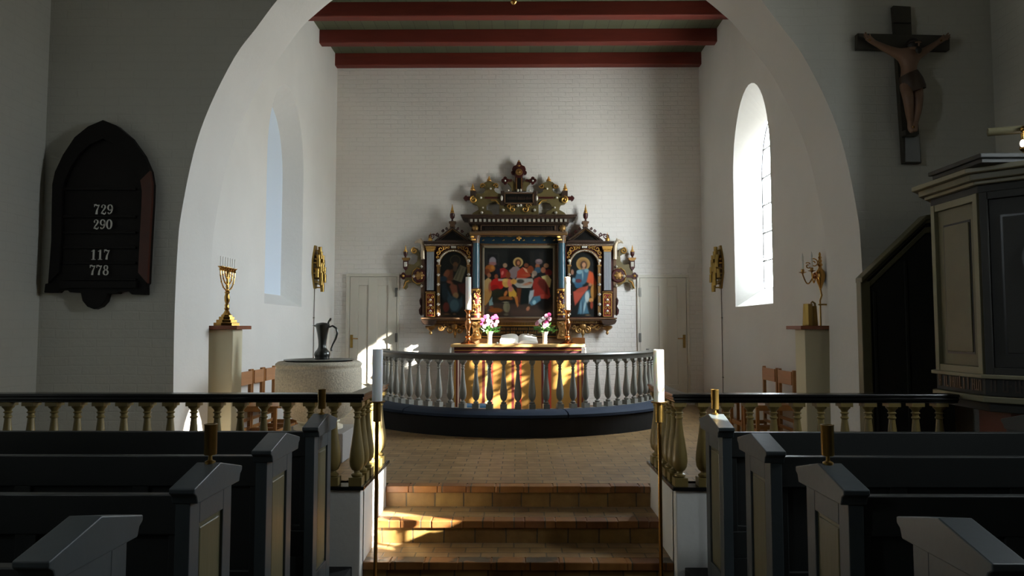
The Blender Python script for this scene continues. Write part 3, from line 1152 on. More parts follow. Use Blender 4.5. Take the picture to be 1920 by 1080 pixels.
# ================================================================== chairs
def chair(s, y0, y1, label):
    """back against the side wall, seat towards the centre"""
    xb = s * 2.95
    root = thing('chair', label, 'chair', (s * 2.78, (y0 + y1) / 2, ZC), 'beech chairs along the %s choir wall' % ('left' if s < 0 else 'right'))
    t = .034
    top = ZC + .83
    for y in (y0, y1 - t):
        xx = sorted((xb, xb + s * t))
        MB().box(xx[0], xx[1], y, y + t, ZC, top).build('back_post', 'beech', root, bevel=.004)
        xf = sorted((s * 2.55, s * (2.55 + t)))
        MB().box(xf[0], xf[1], y, y + t, ZC, ZC + .44).build('front_leg', 'beech', root, bevel=.004)
        xm = sorted((s * (2.55 + t), xb))
        for z in (.14, .40):
            MB().box(xm[0], xm[1], y + .006, y + t - .006, ZC + z, ZC + z + .045).build('side_rail', 'beech', root, bevel=.003)
    xx = sorted((xb - s * .012, xb + s * .006))
    MB().box(xx[0], xx[1], y0 + t * .8, y1 - t * .8, ZC + .67, top - .015).build('back_board', 'beech_pale', root, bevel=.003)
    xx = sorted((s * 2.535, s * 2.945))
    MB().box(xx[0], xx[1], y0 - .005 + .01, y1 + .005 - .01, ZC + .44, ZC + .462).build('seat', 'beech', root, bevel=.005)
    b = MB()
    for z in (.17, .27):
        b.box(min(xb, xb + s * .02), max(xb, xb + s * .02), y0 + t, y1 - t, ZC + z, ZC + z + .035)
    b.box(min(s * 2.56, s * 2.58), max(s * 2.56, s * 2.58), y0 + t, y1 - t, ZC + .16, ZC + .20)
    b.loose('stretcher', 'beech', root, bevel=.003)


chair(-1, 7.36, 7.72, 'beech chair by the left wall, nearest the pedestal')
chair(-1, 7.735, 8.07, 'beech chair by the left wall, middle one of three')
chair(-1, 8.09, 8.46, 'beech chair by the left wall, partly behind the granite font')
chair(1, 7.50, 7.94, 'beech chair by the right wall, nearest the pedestal')
chair(1, 7.985, 8.44, 'beech chair by the right wall, the farther of two')
# small stool further left of the right-hand chairs
root = thing('stool', 'small wooden stool behind the right balustrade, left of the beech chairs', 'stool', (2.62, 8.75, ZC))
for x in (2.52, 2.70):
    for y in (8.6, 8.86):
        MB().box(x - .016, x + .016, y - .016, y + .016, ZC, ZC + .44).build('leg', 'beech', root, bevel=.003)
MB().box(2.49, 2.73, 8.57, 8.89, ZC + .44, ZC + .465).build('seat', 'beech', root, bevel=.005)
b = MB()
for z in (.12, .36):
    b.box(2.53, 2.69, 8.59, 8.61, ZC + z, ZC + z + .035).box(2.53, 2.69, 8.85, 8.87, ZC + z, ZC + z + .035)
b.loose('stretcher', 'beech', root)

# ================================================================== communion rail
RC = 10.5


def sweep(prof, a0, a1, n):
    """closed (r,z) section swept in plan around (0,RC); angle 0 points at the viewer"""
    b = MB()
    rings = []
    for i in range(n + 1):
        a = math.radians(a0 + (a1 - a0) * i / n)
        rings.append([b.bm.verts.new((r * math.sin(a), RC - r * math.cos(a), z)) for r, z in prof])
    m = len(prof)
    for k in range(n):
        for i in range(m):
            j = (i + 1) % m
            b.bm.faces.new((rings[k][i], rings[k][j], rings[k + 1][j], rings[k + 1][i]))
    b.bm.faces.new(rings[0])
    b.bm.faces.new(rings[-1])
    return b


zr = EYE.z - .312
root = thing('communion_rail', 'curved grey communion rail with turned balusters before the altar', 'railing', (0, RC - 2, ZC))
sec = [(1.95, zr), (2.05, zr), (2.06, zr - .02), (2.045, zr - .035), (2.035, zr - .06), (2.025, zr - .085), (1.975, zr - .085), (1.965, zr - .06), (1.955, zr - .035), (1.94, zr - .02)]
sweep(sec, -92, 92, 72).build('handrail', 'rail_grey_dark', root, smooth=True)
zk = EYE.z - .985
sweep([(1.94, ZC), (2.06, ZC), (2.06, zk), (1.94, zk)], -92, 92, 72).build('base_rail', 'rail_grey', root)
n = 37
first = None
st_ = 184.0 / n
for i in range(n):
    a = math.radians(-92 + st_ * (i + .5))
    if first is None:
        first = baluster_mb(0, 0, zk, zr - .085, .86, .05).build('baluster', 'rail_grey', None, smooth=True)
        o = first
    else:
        o = first.copy()
        COL.objects.link(o)
    o.parent = root
    o.location = (2.0 * math.sin(a), RC - 2.0 * math.cos(a) - (RC - 2), -ZC)
    o.rotation_euler = (0, 0, a)
kn = thing('kneeler', 'curved kneeling bench with dark blue cushion along the communion rail', 'kneeler', (0, RC - 2.3, ZC))
sweep([(2.07, ZC), (2.30, ZC), (2.32, ZC + .22), (2.07, ZC + .22)], -90, 90, 72).build('plinth', 'plinth_black', kn)
for q, (c0, c1) in enumerate(((-90, -38), (-37.6, 14.6), (15, 90))):
    sweep([(2.075, ZC + .222), (2.30, ZC + .222), (2.335, ZC + .235), (2.335, ZC + .265), (2.30, ZC + .29), (2.2, ZC + .31), (2.075, ZC + .308)], c0, c1, 30).build('cushion', 'cushion', kn, smooth=True)

# hassock inside the rail
q = U(888, 762, 9.85)
root = thing('hassock', 'light blue kneeling cushion on a dark block at the foot of the altar', 'cushion', (q.x, 9.85, ZC))
x0, x1 = U(862, 750, 9.85).x, U(917, 750, 9.85).x
MB().box(x0 + .02, x1 - .02, 9.8, 10.1, ZC, ZC + .12).build('block', 'black', root, bevel=.01)
b = MB()
b.box(x0, x1, 9.77, 10.13, ZC + .12, ZC + .20)
b.build('pad', 'cushion_light', root, bevel=.035)

# ================================================================== altar table
AY0, AY1 = 10.6, 11.66
xl, xr = U(845, 650, AY0).x, U(1097, 650, AY0).x
za = U(971, 645.5, AY0).z
root = thing('altar', 'altar table with gold and red striped frontal and pale wooden top', 'altar', ((xl + xr) / 2, 10.95, ZC))
MB().box(xl, xr, AY0, AY1, za - .045, za).build('top_slab', 'altar_wood', root, bevel=.008)
MB().box(xl + .06, xr - .06, AY0 + .05, AY1, ZC, za - .045).build('body', 'brown_wood', root)
z1 = U(971, 657, AY0).z
z2 = U(971, 668, AY0).z
MB().box(xl + .05, xr - .05, AY0 + .02, AY0 + .06, z1, za - .045).build('upper_moulding', 'maroon', root, bevel=.006)
MB().box(xl + .055, xr - .055, AY0 + .025, AY0 + .06, z2 - .06, z1).build('plum_band', 'plum', root)
MB().box(xl + .05, xr - .05, AY0 + .015, AY0 + .06, z1 - .006, z1 + .006).build('gilt_fillet', 'gold', root)
MB().tube([(xl + .0, AY0 + .03, za - .05), (xl - .01, AY0 + .03, z2), (xl + .01, AY0 + .03, ZC + .1)], .012, 6).tube([(xr - .0, AY0 + .03, za - .05), (xr + .01, AY0 + .03, z2), (xr - .01, AY0 + .03, ZC + .1)], .012, 6).loose('cloth_edge', 'porcelain', root)
# frontal: gold cloth with woven vertical bars
fm = bpy.data.materials.new('striped_frontal')
fm.use_nodes = True
nt = fm.node_tree
bs = nt.nodes['Principled BSDF']
bs.inputs['Roughness'].default_value = .45
bs.inputs['Sheen Weight'].default_value = .3
at = nt.nodes.new('ShaderNodeAttribute')
at.attribute_name = 'paint'
nt.links.new(at.outputs['Color'], bs.inputs['Base Color'])
b = MB()
fx0, fx1 = 851, 1096
gold_, red_, mar_, wht_, blu_, yel_, blk_ = lin((160, 116, 50)), lin((190, 62, 40)), lin((96, 24, 18)), lin((232, 206, 186)), lin((120, 150, 160)), lin((232, 190, 110)), lin((40, 20, 16))
bars = [(851, 855, gold_), (855, 858, mar_), (858, 861, wht_), (861, 863, mar_), (863, 866, wht_), (866, 871, red_), (871, 904, gold_), (904, 909.5, mar_), (909.5, 914, yel_), (914, 917, blu_), (917, 920, mar_), (920, 924.5, red_), (924.5, 959, gold_), (959, 964, mar_), (964, 969, gold_), (969, 972, mar_), (972, 978, red_),
        (978, 1015, gold_), (1015, 1019, mar_), (1019, 1023, blu_), (1023, 1028, blk_), (1028, 1033.5, red_), (1033.5, 1072, gold_), (1072, 1076, mar_), (1076, 1082, gold_), (1082, 1086, mar_), (1086, 1090, gold_), (1090, 1093, mar_), (1093, 1096, gold_)]
cols = []
fy = AY0 + .02
ly = b.bm
for a, c, col in bars:
    xa_, xc_ = U(a, 700, fy).x, U(c, 700, fy).x
    v = [ly.verts.new(p) for p in ((xa_, fy, ZC + .03), (xc_, fy, ZC + .03), (xc_, fy, z2 - .05), (xa_, fy, z2 - .05))]
    ly.faces.new(v)
    cols += [col] * 4
o_ = origin_of(root)
bmesh.ops.translate(ly, verts=ly.verts[:], vec=-o_)
me = bpy.data.meshes.new('frontal')
ly.to_mesh(me)
ly.free()
ca = me.color_attributes.new('paint', 'FLOAT_COLOR', 'POINT')
for i, c in enumerate(cols):
    ca.data[i].color = (*c, 1)
o = bpy.data.objects.new('frontal', me)
COL.objects.link(o)
o.parent = root
me.materials.append(fm)
sd_ = o.modifiers.new('thick', 'SOLIDIFY')
sd_.thickness = .006

# things on the altar
for s, px, nm in ((-1, 878, 'left'), (1, 1064, 'right')):
    Y = 10.78
    cx = U(px, 600, Y).x
    root = thing('altar_candlestick', 'turned brass candlestick at the %s end of the altar' % nm, 'candlestick', (cx, Y, za), 'brass altar candlesticks')
    zt = U(px, 581, Y).z
    Hs = zt - za
    pr = [(.115, 0), (.12, .02), (.11, .035), (.07, .07), (.045, .13), (.035, .18), (.045, .20), (.05, .225), (.028, .25), (.024, .29), (.032, .33), (.024, .36), (.03, .43), (.046, .52), (.055, .60), (.05, .66), (.03, .71), (.024, .75), (.036, .78), (.038, .83), (.026, .87), (.034, .91), (.05, .96), (.062, .985), (.065, 1.0), (.04, .99), (.001, .985)]
    MB().lathe([(r, za + Hs * t) for r, t in pr], (cx, Y, 0), 24).build('turned_stem', 'copper', root, smooth=True, angle=55)
    zc2 = U(px, 519.5, Y).z
    c = thing('altar_candle', 'tall white candle on the %s brass altar candlestick' % nm, 'candle', (cx, Y, zt), 'tall altar candles')
    MB().lathe([(.044, zt - .008), (.044, zc2 - .004), (.040, zc2), (.001, zc2 - .004)], (cx, Y, 0), 24).build('wax', 'wax', c, smooth=True)
    MB().tube([(cx, Y, zc2 - .004), (cx, Y, zc2 + .02)], .002, 6).build('wick', 'black', c)

rnd = random.Random(11)
for s, px, nm in ((-1, 918, 'left'), (1, 1021.5, 'right')):
    Y = 10.85
    cx = U(px, 630, Y).x
    zt = U(px, 621.5, Y).z
    v = thing('flower_vase', 'small flared white vase on the %s half of the altar' % nm, 'vase', (cx, Y, za), 'white altar vases')
    Hs = zt - za
    MB().lathe([(.042, za), (.04, za + .01), (.036, za + Hs * .15), (.034, za + Hs * .4), (.04, za + Hs * .75), (.055, za + Hs * .96), (.06, zt), (.05, zt - .004), (.03, za + Hs * .5), (.001, za + Hs * .4)], (cx, Y, 0), 20).build('body', 'porcelain', v, smooth=True)
    bq = thing('bouquet', 'bouquet of %s flowers in the %s altar vase' % ('bright magenta and white' if s < 0 else 'pink and white, sparser,', nm), 'flowers', (cx, Y, zt), 'altar bouquets')
    lb = MB()
    for i in range(70 if s < 0 else 80):
        a = rnd.random() * 2 * PI
        rr = rnd.random() ** .5 * .15
        x, y, z = cx + rr * math.cos(a) * (1.0) + (0.05 if s > 0 and rnd.random() < .4 else 0), Y + rr * .5 * math.sin(a), zt + .02 + rnd.random() * .1 - rr * .25
        d = Vector((math.cos(a), math.sin(a) * .6, rnd.uniform(-.2, .8))).normalized() * rnd.uniform(.03, .055)
        sd = Vector((-d.y, d.x, rnd.uniform(-.3, .3))).normalized() * .014
        c = Vector((x, y, z))
        vs = [lb.bm.verts.new(c - d), lb.bm.verts.new(c + sd + Vector((0, 0, .004))), lb.bm.verts.new(c + d), lb.bm.verts.new(c - sd)]
        lb.bm.faces.new(vs)
    for i in range(10):
        a = rnd.random() * 6.28
        lb.tube([(cx, Y, zt - .03), (cx + .05 * math.cos(a), Y + .03 * math.sin(a), zt + .05), (cx + .1 * math.cos(a), Y + .05 * math.sin(a), zt + .14)], .003, 5)
    lb.build('foliage', 'leaf', bq)['kind'] = 'stuff'
    if s < 0:
        fl = [(-13, 600, 'pinkp'), (-8, 594, 'pinkp'), (-15, 606, 'pinkp'), (11, 593, 'pinkp'), (6, 596, 'pinkp'), (13, 596, 'pinkp'), (-3, 601, 'whitep'), (2, 603, 'whitep'), (-1, 608, 'whitep'), (7, 606, 'pinkl'), (11, 609, 'pinkl'), (5, 611, 'pinkl'), (-6, 608, 'pinkl'), (14, 603, 'pinkl'), (-4, 593, 'pinkl'), (-10, 612, 'whitep')]
    else:
        fl = [(3, 592, 'pinkl'), (8, 590, 'pinkp'), (-6, 599, 'whitep'), (-2, 597, 'whitep'), (-9, 602, 'whitep'), (-15, 607, 'pinkl'), (-12, 604, 'pinkl'), (0, 607, 'pinkl'), (3, 603, 'pinkp'), (-1, 612, 'pinkl'), (4, 609, 'pinkl'), (9, 598, 'pinkl')]
    for dx, py, mt in fl:
        q = U(px + dx, py, Y - .03 - rnd.random() * .05)
        b = MB()
        R0 = .030
        for ringn, rr, tilt in ((7, R0, .35), (5, R0 * .6, .8)):
            for i in range(ringn):
                a = 2 * PI * i / ringn + rnd.random() * .4
                c = Vector((rr * .6 * math.cos(a), -.008 * tilt, rr * .6 * math.sin(a)))
                b.ball(Vector((q.x, q.y, q.z)) + c, rr * .55, (1, .45, 1), 6, 4)
        b.build('blossom', mt, bq, smooth=True)

# open book on low stand
Y = 10.8
root = thing('open_bible', 'large open book with white pages lying on the altar', 'book', (U(972, 640, Y).x, Y, za))
xb0, xm_, xb1 = U(937, 640, Y).x, U(972, 640, Y).x, U(1008, 640, Y).x
for sgn, xe_ in ((-1, xb0), (1, xb1)):
    pts = []
    for i in range(9):
        t = i / 8
        pts.append((xm_ + (xe_ - xm_) * t, za + .016 + .042 * math.sin(PI * (t ** .55) * .86)))
    bb = MB()
    n0 = len(pts)
    rows0, rows1, rows2 = [], [], []
    for x, z in pts:
        rows0.append(bb.bm.verts.new((x, Y - .14, z)))
        xs_ = xm_ + (x - xm_) * .92
        rows1.append(bb.bm.verts.new((xs_, Y + .16, z + .10)))
        rows2.append(bb.bm.verts.new((x, Y - .14, za + .008)))
    rows3 = [bb.bm.verts.new((xm_ + (x - xm_) * .92, Y + .16, za + .02)) for x, z in pts]
    for i in range(n0 - 1):
        bb.bm.faces.new((rows0[i], rows0[i + 1], rows1[i + 1], rows1[i]))
        bb.bm.faces.new((rows0[i], rows0[i + 1], rows2[i + 1], rows2[i]))
        bb.bm.faces.new((rows1[i], rows1[i + 1], rows3[i + 1], rows3[i]))
        bb.bm.faces.new((rows2[i], rows2[i + 1], rows3[i + 1], rows3[i]))
    bb.bm.faces.new((rows0[-1], rows1[-1], rows3[-1], rows2[-1]))
    bb.build('page_block', 'paper', root, smooth=True)
MB().box(xb0 - .01, xb1 + .01, Y - .15, Y + .14, za, za + .009).build('cover', 'brown_wood', root)
q = U(932.5, 643, 10.66)
tag(MB().ball((q.x, 10.66, za + .016), .017).build('white_ball', 'porcelain', smooth=True), 'tiny white round pebble-like ball near the front edge of the altar', 'ball')
# wooden block behind right end of altar
x0, x1 = U(1072, 640, 11.2).x, U(1095, 640, 11.2).x
tag(MB().box(x0, x1, 11.02, 11.22, za, U(1080, 633, 11.1).z).build('wooden_box', 'brown_wood', bevel=.006), 'low brown wooden box at the right rear end of the altar', 'box')
# ================================================================== altarpiece
CXP = 973.0
YW = 11.54      # wings' face
YC = 11.46      # centre section's face
YK = 11.685      # back
AP = thing('altarpiece', 'carved and painted altarpiece with three paintings and gilded ornament', 'altarpiece', (0, 11.5, za))


def mir(s, pts):
    return [(CXP + s * h, y) for h, y in pts]


def sect(s, h0, h1):
    return tuple(sorted((CXP + s * h0, CXP + s * h1)))


def paint(name, x0, x1, y0, y1, Y, bg, shapes, nx, ny, gain=0.85, arch=None):
    """flat oil painting on a thin panel: colour laid on a fine vertex grid"""
    bm_ = bmesh.new()
    grid = []
    cols = []
    for j in range(ny + 1):
        for i in range(nx + 1):
            px = x0 + (x1 - x0) * i / nx
            py = y0 + (y1 - y0) * j / ny
            p = U(px, py, Y)
            grid.append(bm_.verts.new(p))
            c = list(bg)
            for sh in shapes:
                kind, col, soft = sh[0], sh[1], sh[2]
                if kind == 'e':
                    cx_, cy_, rx, ry, rot = sh[3]
                    dx, dy = px - cx_, py - cy_
                    if abs(dx) > rx + ry + 3 or abs(dy) > rx + ry + 3:
                        continue
                    ca_, sa_ = math.cos(rot), math.sin(rot)
                    u, w = (dx * ca_ + dy * sa_) / rx, (-dx * sa_ + dy * ca_) / ry
                    d = (math.hypot(u, w) - 1) * min(rx, ry)
                else:
                    P = sh[3]
                    inside = False
                    d = 1e9
                    for k in range(len(P)):
                        (ax_, ay_), (bx_, by_) = P[k], P[k - 1]
                        if (ay_ > py) != (by_ > py) and px < (bx_ - ax_) * (py - ay_) / (by_ - ay_) + ax_:
                            inside = not inside
                        ex, ey = bx_ - ax_, by_ - ay_
                        t = max(0, min(1, ((px - ax_) * ex + (py - ay_) * ey) / (ex * ex + ey * ey + 1e-9)))
                        d = min(d, math.hypot(px - ax_ - ex * t, py - ay_ - ey * t))
                    if inside:
                        d = -d
                so = soft * 1.5
                al = max(0.0, min(1.0, .5 - d / (2 * so))) * .93
                if al > 0:
                    for q in range(3):
                        c[q] += (col[q] - c[q]) * al
            cols.append([min(1, v * gain) for v in lin(c)])
    bm_.verts.index_update()
    for j in range(ny):
        for i in range(nx):
            if arch:
                mx = x0 + (x1 - x0) * (i + .5) / nx
                my = y0 + (y1 - y0) * (j + .5) / ny
                acx, acy, ar = arch
                if my < acy and math.hypot(mx - acx, my - acy) > ar:
                    continue
            a = j * (nx + 1) + i
            bm_.faces.new((grid[a], grid[a + 1], grid[a + nx + 2], grid[a + nx + 1]))
    bmesh.ops.translate(bm_, verts=bm_.verts[:], vec=-origin_of(AP))
    me_ = bpy.data.meshes.new(name)
    bm_.to_mesh(me_)
    bm_.free()
    at_ = me_.color_attributes.new('paint', 'FLOAT_COLOR', 'POINT')
    for i, c in enumerate(cols):
        at_.data[i].color = (*c, 1)
    o_ = bpy.data.objects.new(name, me_)
    COL.objects.link(o_)
    o_.parent = AP
    me_.materials.append(M['paint'])
    return o_


def c5(pts):
    return [(860 + x / 6.355, 430 + y / 6.355) for x, y in pts]


def E(col, x, y, rx, ry, rot=0.0, soft=.6):
    return ('e', col, soft, (860 + x / 6.355, 430 + y / 6.355, rx / 6.355, ry / 6.355, rot))


def PG(col, pts, soft=.6):
    return ('p', col, soft, c5(pts))


sh = [
    PG((34, 36, 34), [(300, 215), (600, 215), (600, 440), (300, 440)], 2), PG((12, 14, 14), [(590, 260), (850, 260), (850, 450), (590, 450)], 1.5),
    PG((48, 48, 46), [(325, 265), (480, 280), (480, 440), (325, 440)]), PG((20, 22, 24), [(345, 295), (462, 300), (462, 440), (345, 440)]),
    E((150, 142, 148), 405, 380, 42, 52), E((150, 100, 100), 405, 410, 48, 22), PG((34, 32, 30), [(850, 260), (900, 260), (900, 440), (850, 440)], 1), PG((40, 36, 32), [(960, 270), (1010, 270), (1010, 420), (960, 420)], 1),
    PG((62, 50, 44), [(295, 870), (1140, 900), (1140, 1050), (295, 1050)], 1.5), PG((74, 58, 50), [(620, 960), (1140, 950), (1140, 1050), (620, 1050)], 2),
    E((200, 172, 110), 708, 392, 60, 58), E((150, 110, 60), 708, 396, 44, 44, 0, 1), E((70, 36, 24), 708, 402, 32, 44), E((176, 118, 84), 712, 400, 19, 26),
    PG((132, 116, 118), [(610, 570), (600, 490), (650, 445), (700, 440), (735, 470), (700, 560), (660, 600)]), PG((168, 56, 34), [(700, 500), (760, 450), (830, 470), (860, 560), (780, 590), (690, 590)]), PG((190, 160, 130), [(760, 450), (815, 480), (830, 520), (800, 510)], .4),
    E((120, 66, 40), 805, 428, 28, 26), E((130, 60, 28), 855, 480, 40, 48), E((150, 80, 50), 830, 545, 22, 16),
    E((160, 128, 100), 553, 430, 27, 28), E((30, 30, 40), 470, 500, 35, 50), PG((150, 34, 34), [(490, 470), (540, 455), (590, 490), (580, 570), (500, 585)]), E((200, 120, 110), 522, 520, 14, 26, .3),
    E((166, 96, 40), 375, 465, 62, 44), E((110, 50, 28), 340, 510, 34, 40), E((190, 120, 50), 405, 455, 20, 24),
    E((150, 100, 70), 362, 548, 24, 28), PG((192, 158, 106), [(305, 610), (350, 575), (390, 600), (395, 700), (330, 740), (300, 720)]), PG((186, 140, 76), [(300, 720), (380, 700), (400, 760), (360, 860), (320, 910), (298, 900)]), E((150, 84, 60), 372, 690, 18, 60), PG((120, 160, 170), [(360, 860), (400, 800), (412, 900), (365, 910)]), E((120, 70, 45), 392, 930, 26, 14), E((110, 60, 40), 312, 930, 20, 14),
    E((132, 74, 48), 448, 562, 24, 28), E((192, 30, 24), 460, 655, 82, 72), E((150, 22, 18), 430, 700, 50, 40), E((34, 38, 20), 470, 770, 78, 62), PG((30, 32, 22), [(410, 760), (500, 780), (470, 880), (400, 860)]),
    PG((170, 168, 158), [(470, 590), (560, 590), (600, 620), (470, 615)]), PG((160, 158, 150), [(690, 580), (880, 585), (900, 640), (860, 700), (700, 695), (650, 650)]), E((56, 54, 46), 735, 620, 44, 24), E((110, 54, 34), 850, 636, 22, 10), E((176, 160, 140), 800, 660, 50, 10), E((190, 190, 180), 790, 690, 60, 7, 0, .3),
    PG((12, 24, 24), [(690, 700), (850, 700), (850, 850), (740, 900), (700, 800)]), PG((100, 48, 26), [(690, 700), (750, 700), (730, 880), (690, 860)], 1),
    E((128, 58, 30), 588, 545, 30, 44), E((206, 162, 80), 570, 640, 52, 54), E((200, 104, 90), 610, 640, 30, 50), E((196, 146, 66), 655, 622, 38, 32), E((214, 170, 96), 545, 610, 22, 20), PG((206, 162, 60), [(590, 730), (650, 700), (690, 760), (690, 830), (640, 800), (600, 820)]), E((190, 120, 110), 620, 710, 30, 34, .4), PG((176, 108, 50), [(660, 800), (700, 800), (715, 910), (700, 930), (680, 880)]), E((196, 120, 60), 560, 765, 18, 38, .4), E((140, 84, 36), 560, 825, 90, 28),
    E((150, 86, 52), 940, 440, 27, 36), E((114, 94, 96), 955, 385, 44, 34), E((140, 120, 120), 955, 372, 30, 14), E((52, 80, 100), 945, 485, 42, 36), E((170, 126, 90), 1043, 432, 32, 28), E((128, 28, 30), 1070, 515, 42, 40), E((160, 98, 66), 1008, 485, 30, 36), PG((204, 186, 124), [(985, 560), (1060, 540), (1105, 600), (1090, 690), (1050, 700), (1000, 620)]), E((160, 80, 50), 800, 545, 50, 12),
    E((144, 124, 108), 903, 525, 32, 34), E((170, 150, 130), 885, 555, 16, 24), PG((142, 40, 30), [(900, 590), (960, 565), (1020, 600), (1070, 680), (1100, 800), (1060, 835), (960, 810), (890, 800), (880, 660)]), PG((78, 24, 16), [(960, 590), (1020, 600), (1060, 690), (1060, 780), (980, 700), (940, 640)], 1.2), E((166, 62, 50), 1010, 800, 60, 28), PG((170, 180, 188), [(850, 730), (900, 720), (890, 800), (860, 850), (835, 890), (835, 800)], .8), PG((74, 120, 142), [(840, 880), (900, 800), (970, 790), (980, 850), (900, 900), (870, 910)], .8), E((150, 190, 200), 900, 870, 22, 26, .3), E((176, 116, 86), 826, 945, 20, 28, .5), E((170, 112, 80), 820, 650, 50, 14, -.2),
    E((14, 12, 12), 1020, 900, 70, 60, 0, 2), E((136, 78, 28), 440, 965, 84, 30), E((26, 26, 24), 575, 862, 70, 24), E((132, 132, 106), 570, 925, 40, 66), E((108, 106, 84), 590, 930, 18, 58), E((26, 26, 24), 575, 868, 36, 10), E((158, 158, 132), 560, 868, 40, 6, 0, .3), E((110, 108, 88), 565, 1015, 28, 14),
]
paint('centre_painting', 907, 1038, 464, 596, YC + .02, (20, 22, 22), sh, 190, 190)

# side paintings; left: old man holding a slab; right: standing figure in blue with orange mantle


def cl(pts):
    return [(810 + x / 8.31, 470 + y / 8.31) for x, y in pts]


def EL(col, x, y, rx, ry, rot=0.0, soft=.6):
    return ('e', col, soft, (810 + x / 8.31, 470 + y / 8.31, rx / 8.31, ry / 8.31, rot))


shl = [EL((92, 74, 46), 362, 150, 84, 84), EL((28, 30, 26), 362, 152, 68, 68), EL((48, 40, 34), 370, 150, 36, 46), EL((128, 88, 54), 366, 222, 42, 46), EL((96, 74, 58), 360, 280, 34, 50),
       ('p', (118, 68, 44), 1, cl([(170, 380), (230, 300), (330, 290), (330, 460), (250, 500)])), EL((150, 92, 60), 230, 360, 40, 70, .4), EL((40, 60, 74), 175, 440, 60, 44), EL((160, 96, 72), 275, 492, 50, 22, .2),
       ('p', (142, 138, 112), .6, cl([(440, 220), (540, 260), (460, 495), (325, 450)])), ('p', (96, 92, 76), .5, cl([(430, 250), (455, 250), (380, 450), (355, 445)])), ('p', (110, 104, 84), .5, cl([(480, 265), (500, 270), (430, 470), (410, 465)])),
       ('p', (148, 92, 72), 1, cl([(270, 560), (300, 500), (390, 540), (410, 700), (380, 760), (320, 700)])), EL((166, 140, 100), 370, 700, 44, 50), ('p', (92, 40, 36), 1, cl([(400, 520), (520, 500), (520, 700), (430, 640)])),
       ('p', (52, 84, 104), 1, cl([(240, 600), (300, 700), (420, 760), (470, 700), (480, 860), (400, 960), (300, 960), (230, 760)])), EL((78, 116, 136), 350, 850, 70, 90), ('p', (30, 48, 60), 1, cl([(140, 520), (220, 500), (260, 700), (200, 800), (150, 700)])), EL((110, 48, 40), 220, 880, 50, 80), EL((130, 96, 64), 230, 990, 50, 14), EL((136, 100, 70), 350, 990, 26, 16), EL((38, 40, 34), 300, 1020, 200, 20)]
pl = paint('side_painting', 824, 876, 468, 594, YW + .02, (16, 22, 20), shl, 60, 140, 0.85, (850, 497, 25.6))


def EQ(col, x, y, rx, ry, rot=0.0, soft=.6):
    return ('e', col, soft, (1060 + x / 8.31, 470 + y / 8.31, rx / 8.31, ry / 8.31, rot))


def cq(pts):
    return [(1060 + x / 8.31, 470 + y / 8.31) for x, y in pts]


shr = [EQ((186, 146, 80), 278, 205, 108, 105), EQ((140, 104, 58), 278, 205, 84, 82, 0, 1.5), EQ((62, 40, 28), 285, 225, 52, 66), EQ((196, 144, 108), 290, 222, 30, 40), EQ((180, 130, 100), 285, 285, 24, 26),
       EQ((170, 124, 100), 108, 335, 26, 44), ('p', (66, 104, 126), 1, cq([(180, 330), (250, 290), (360, 290), (400, 420), (300, 520), (180, 580), (110, 490), (110, 420), (150, 420)])), EQ((128, 164, 176), 220, 330, 46, 34), EQ((120, 156, 166), 330, 310, 34, 30), EQ((150, 170, 170), 270, 380, 10, 60), EQ((104, 46, 50), 205, 470, 46, 30), EQ((46, 92, 122), 210, 550, 62, 34), EQ((128, 160, 176), 130, 460, 24, 34),
       ('p', (204, 84, 40), 1, cq([(370, 310), (430, 340), (490, 500), (480, 560), (400, 530), (330, 490)])), EQ((176, 122, 54), 440, 640, 50, 120), EQ((210, 150, 80), 400, 770, 40, 34), EQ((150, 60, 36), 410, 850, 24, 60),
       ('p', (192, 82, 62), 1, cq([(120, 640), (240, 590), (360, 540), (350, 600), (260, 720), (200, 800), (150, 860), (130, 760)])), EQ((160, 70, 50), 250, 610, 90, 40, -.3), EQ((170, 124, 96), 385, 530, 24, 24), ('p', (74, 116, 136), 1, cq([(260, 720), (320, 640), (380, 600), (390, 700), (330, 800), (370, 980), (190, 990), (220, 820)])), EQ((190, 200, 196), 340, 720, 34, 90), EQ((170, 192, 196), 300, 870, 16, 100, .2), EQ((120, 150, 164), 240, 880, 10, 90), EQ((40, 60, 74), 270, 900, 8, 80), EQ((120, 96, 70), 350, 1005, 40, 14), EQ((38, 40, 34), 280, 1035, 220, 16)]
paint('side_painting', 1068, 1122, 468, 594, YW + .02, (14, 18, 18), shr, 60, 140, 0.85, (1095.5, 497, 26))

# carcase
MB().pbox(884, 1062, 436, 600, YC + .06, YK - YC - .08).build('centre_carcase', 'maroon', AP)
for s in (-1, 1):
    x0, x1 = sect(s, 86, 178)
    MB().pbox(x0, x1, 455, 600, YW + .03, YK - YW - .05).build('wing_carcase', 'maroon', AP)

# centre picture frame
b = MB()
Y = YC - .03
for q in ((904, 1041, 460.5, 465), (904, 1041, 594, 598), (904, 908, 460.5, 598), (1037, 1041, 460.5, 598)):
    b.pbox(*q, Y, .06)
b.build('picture_frame', 'frame_grey', AP, bevel=.006)
b = MB()
for q in ((899, 1046, 456.5, 461), (899, 904.5, 456.5, 600), (1040.5, 1046, 456.5, 600)):
    b.pbox(*q, YC - .01, .05)
b.build('inner_moulding', 'umber', AP, bevel=.004)
b = MB()
x = 901.0
while x < 1046:
    p = U(x, 457.5, YC - .02)
    b.ball(p, .007, u=6, v=4)
    x += 2.6
b.build('bead_row', 'gold_dull', AP)

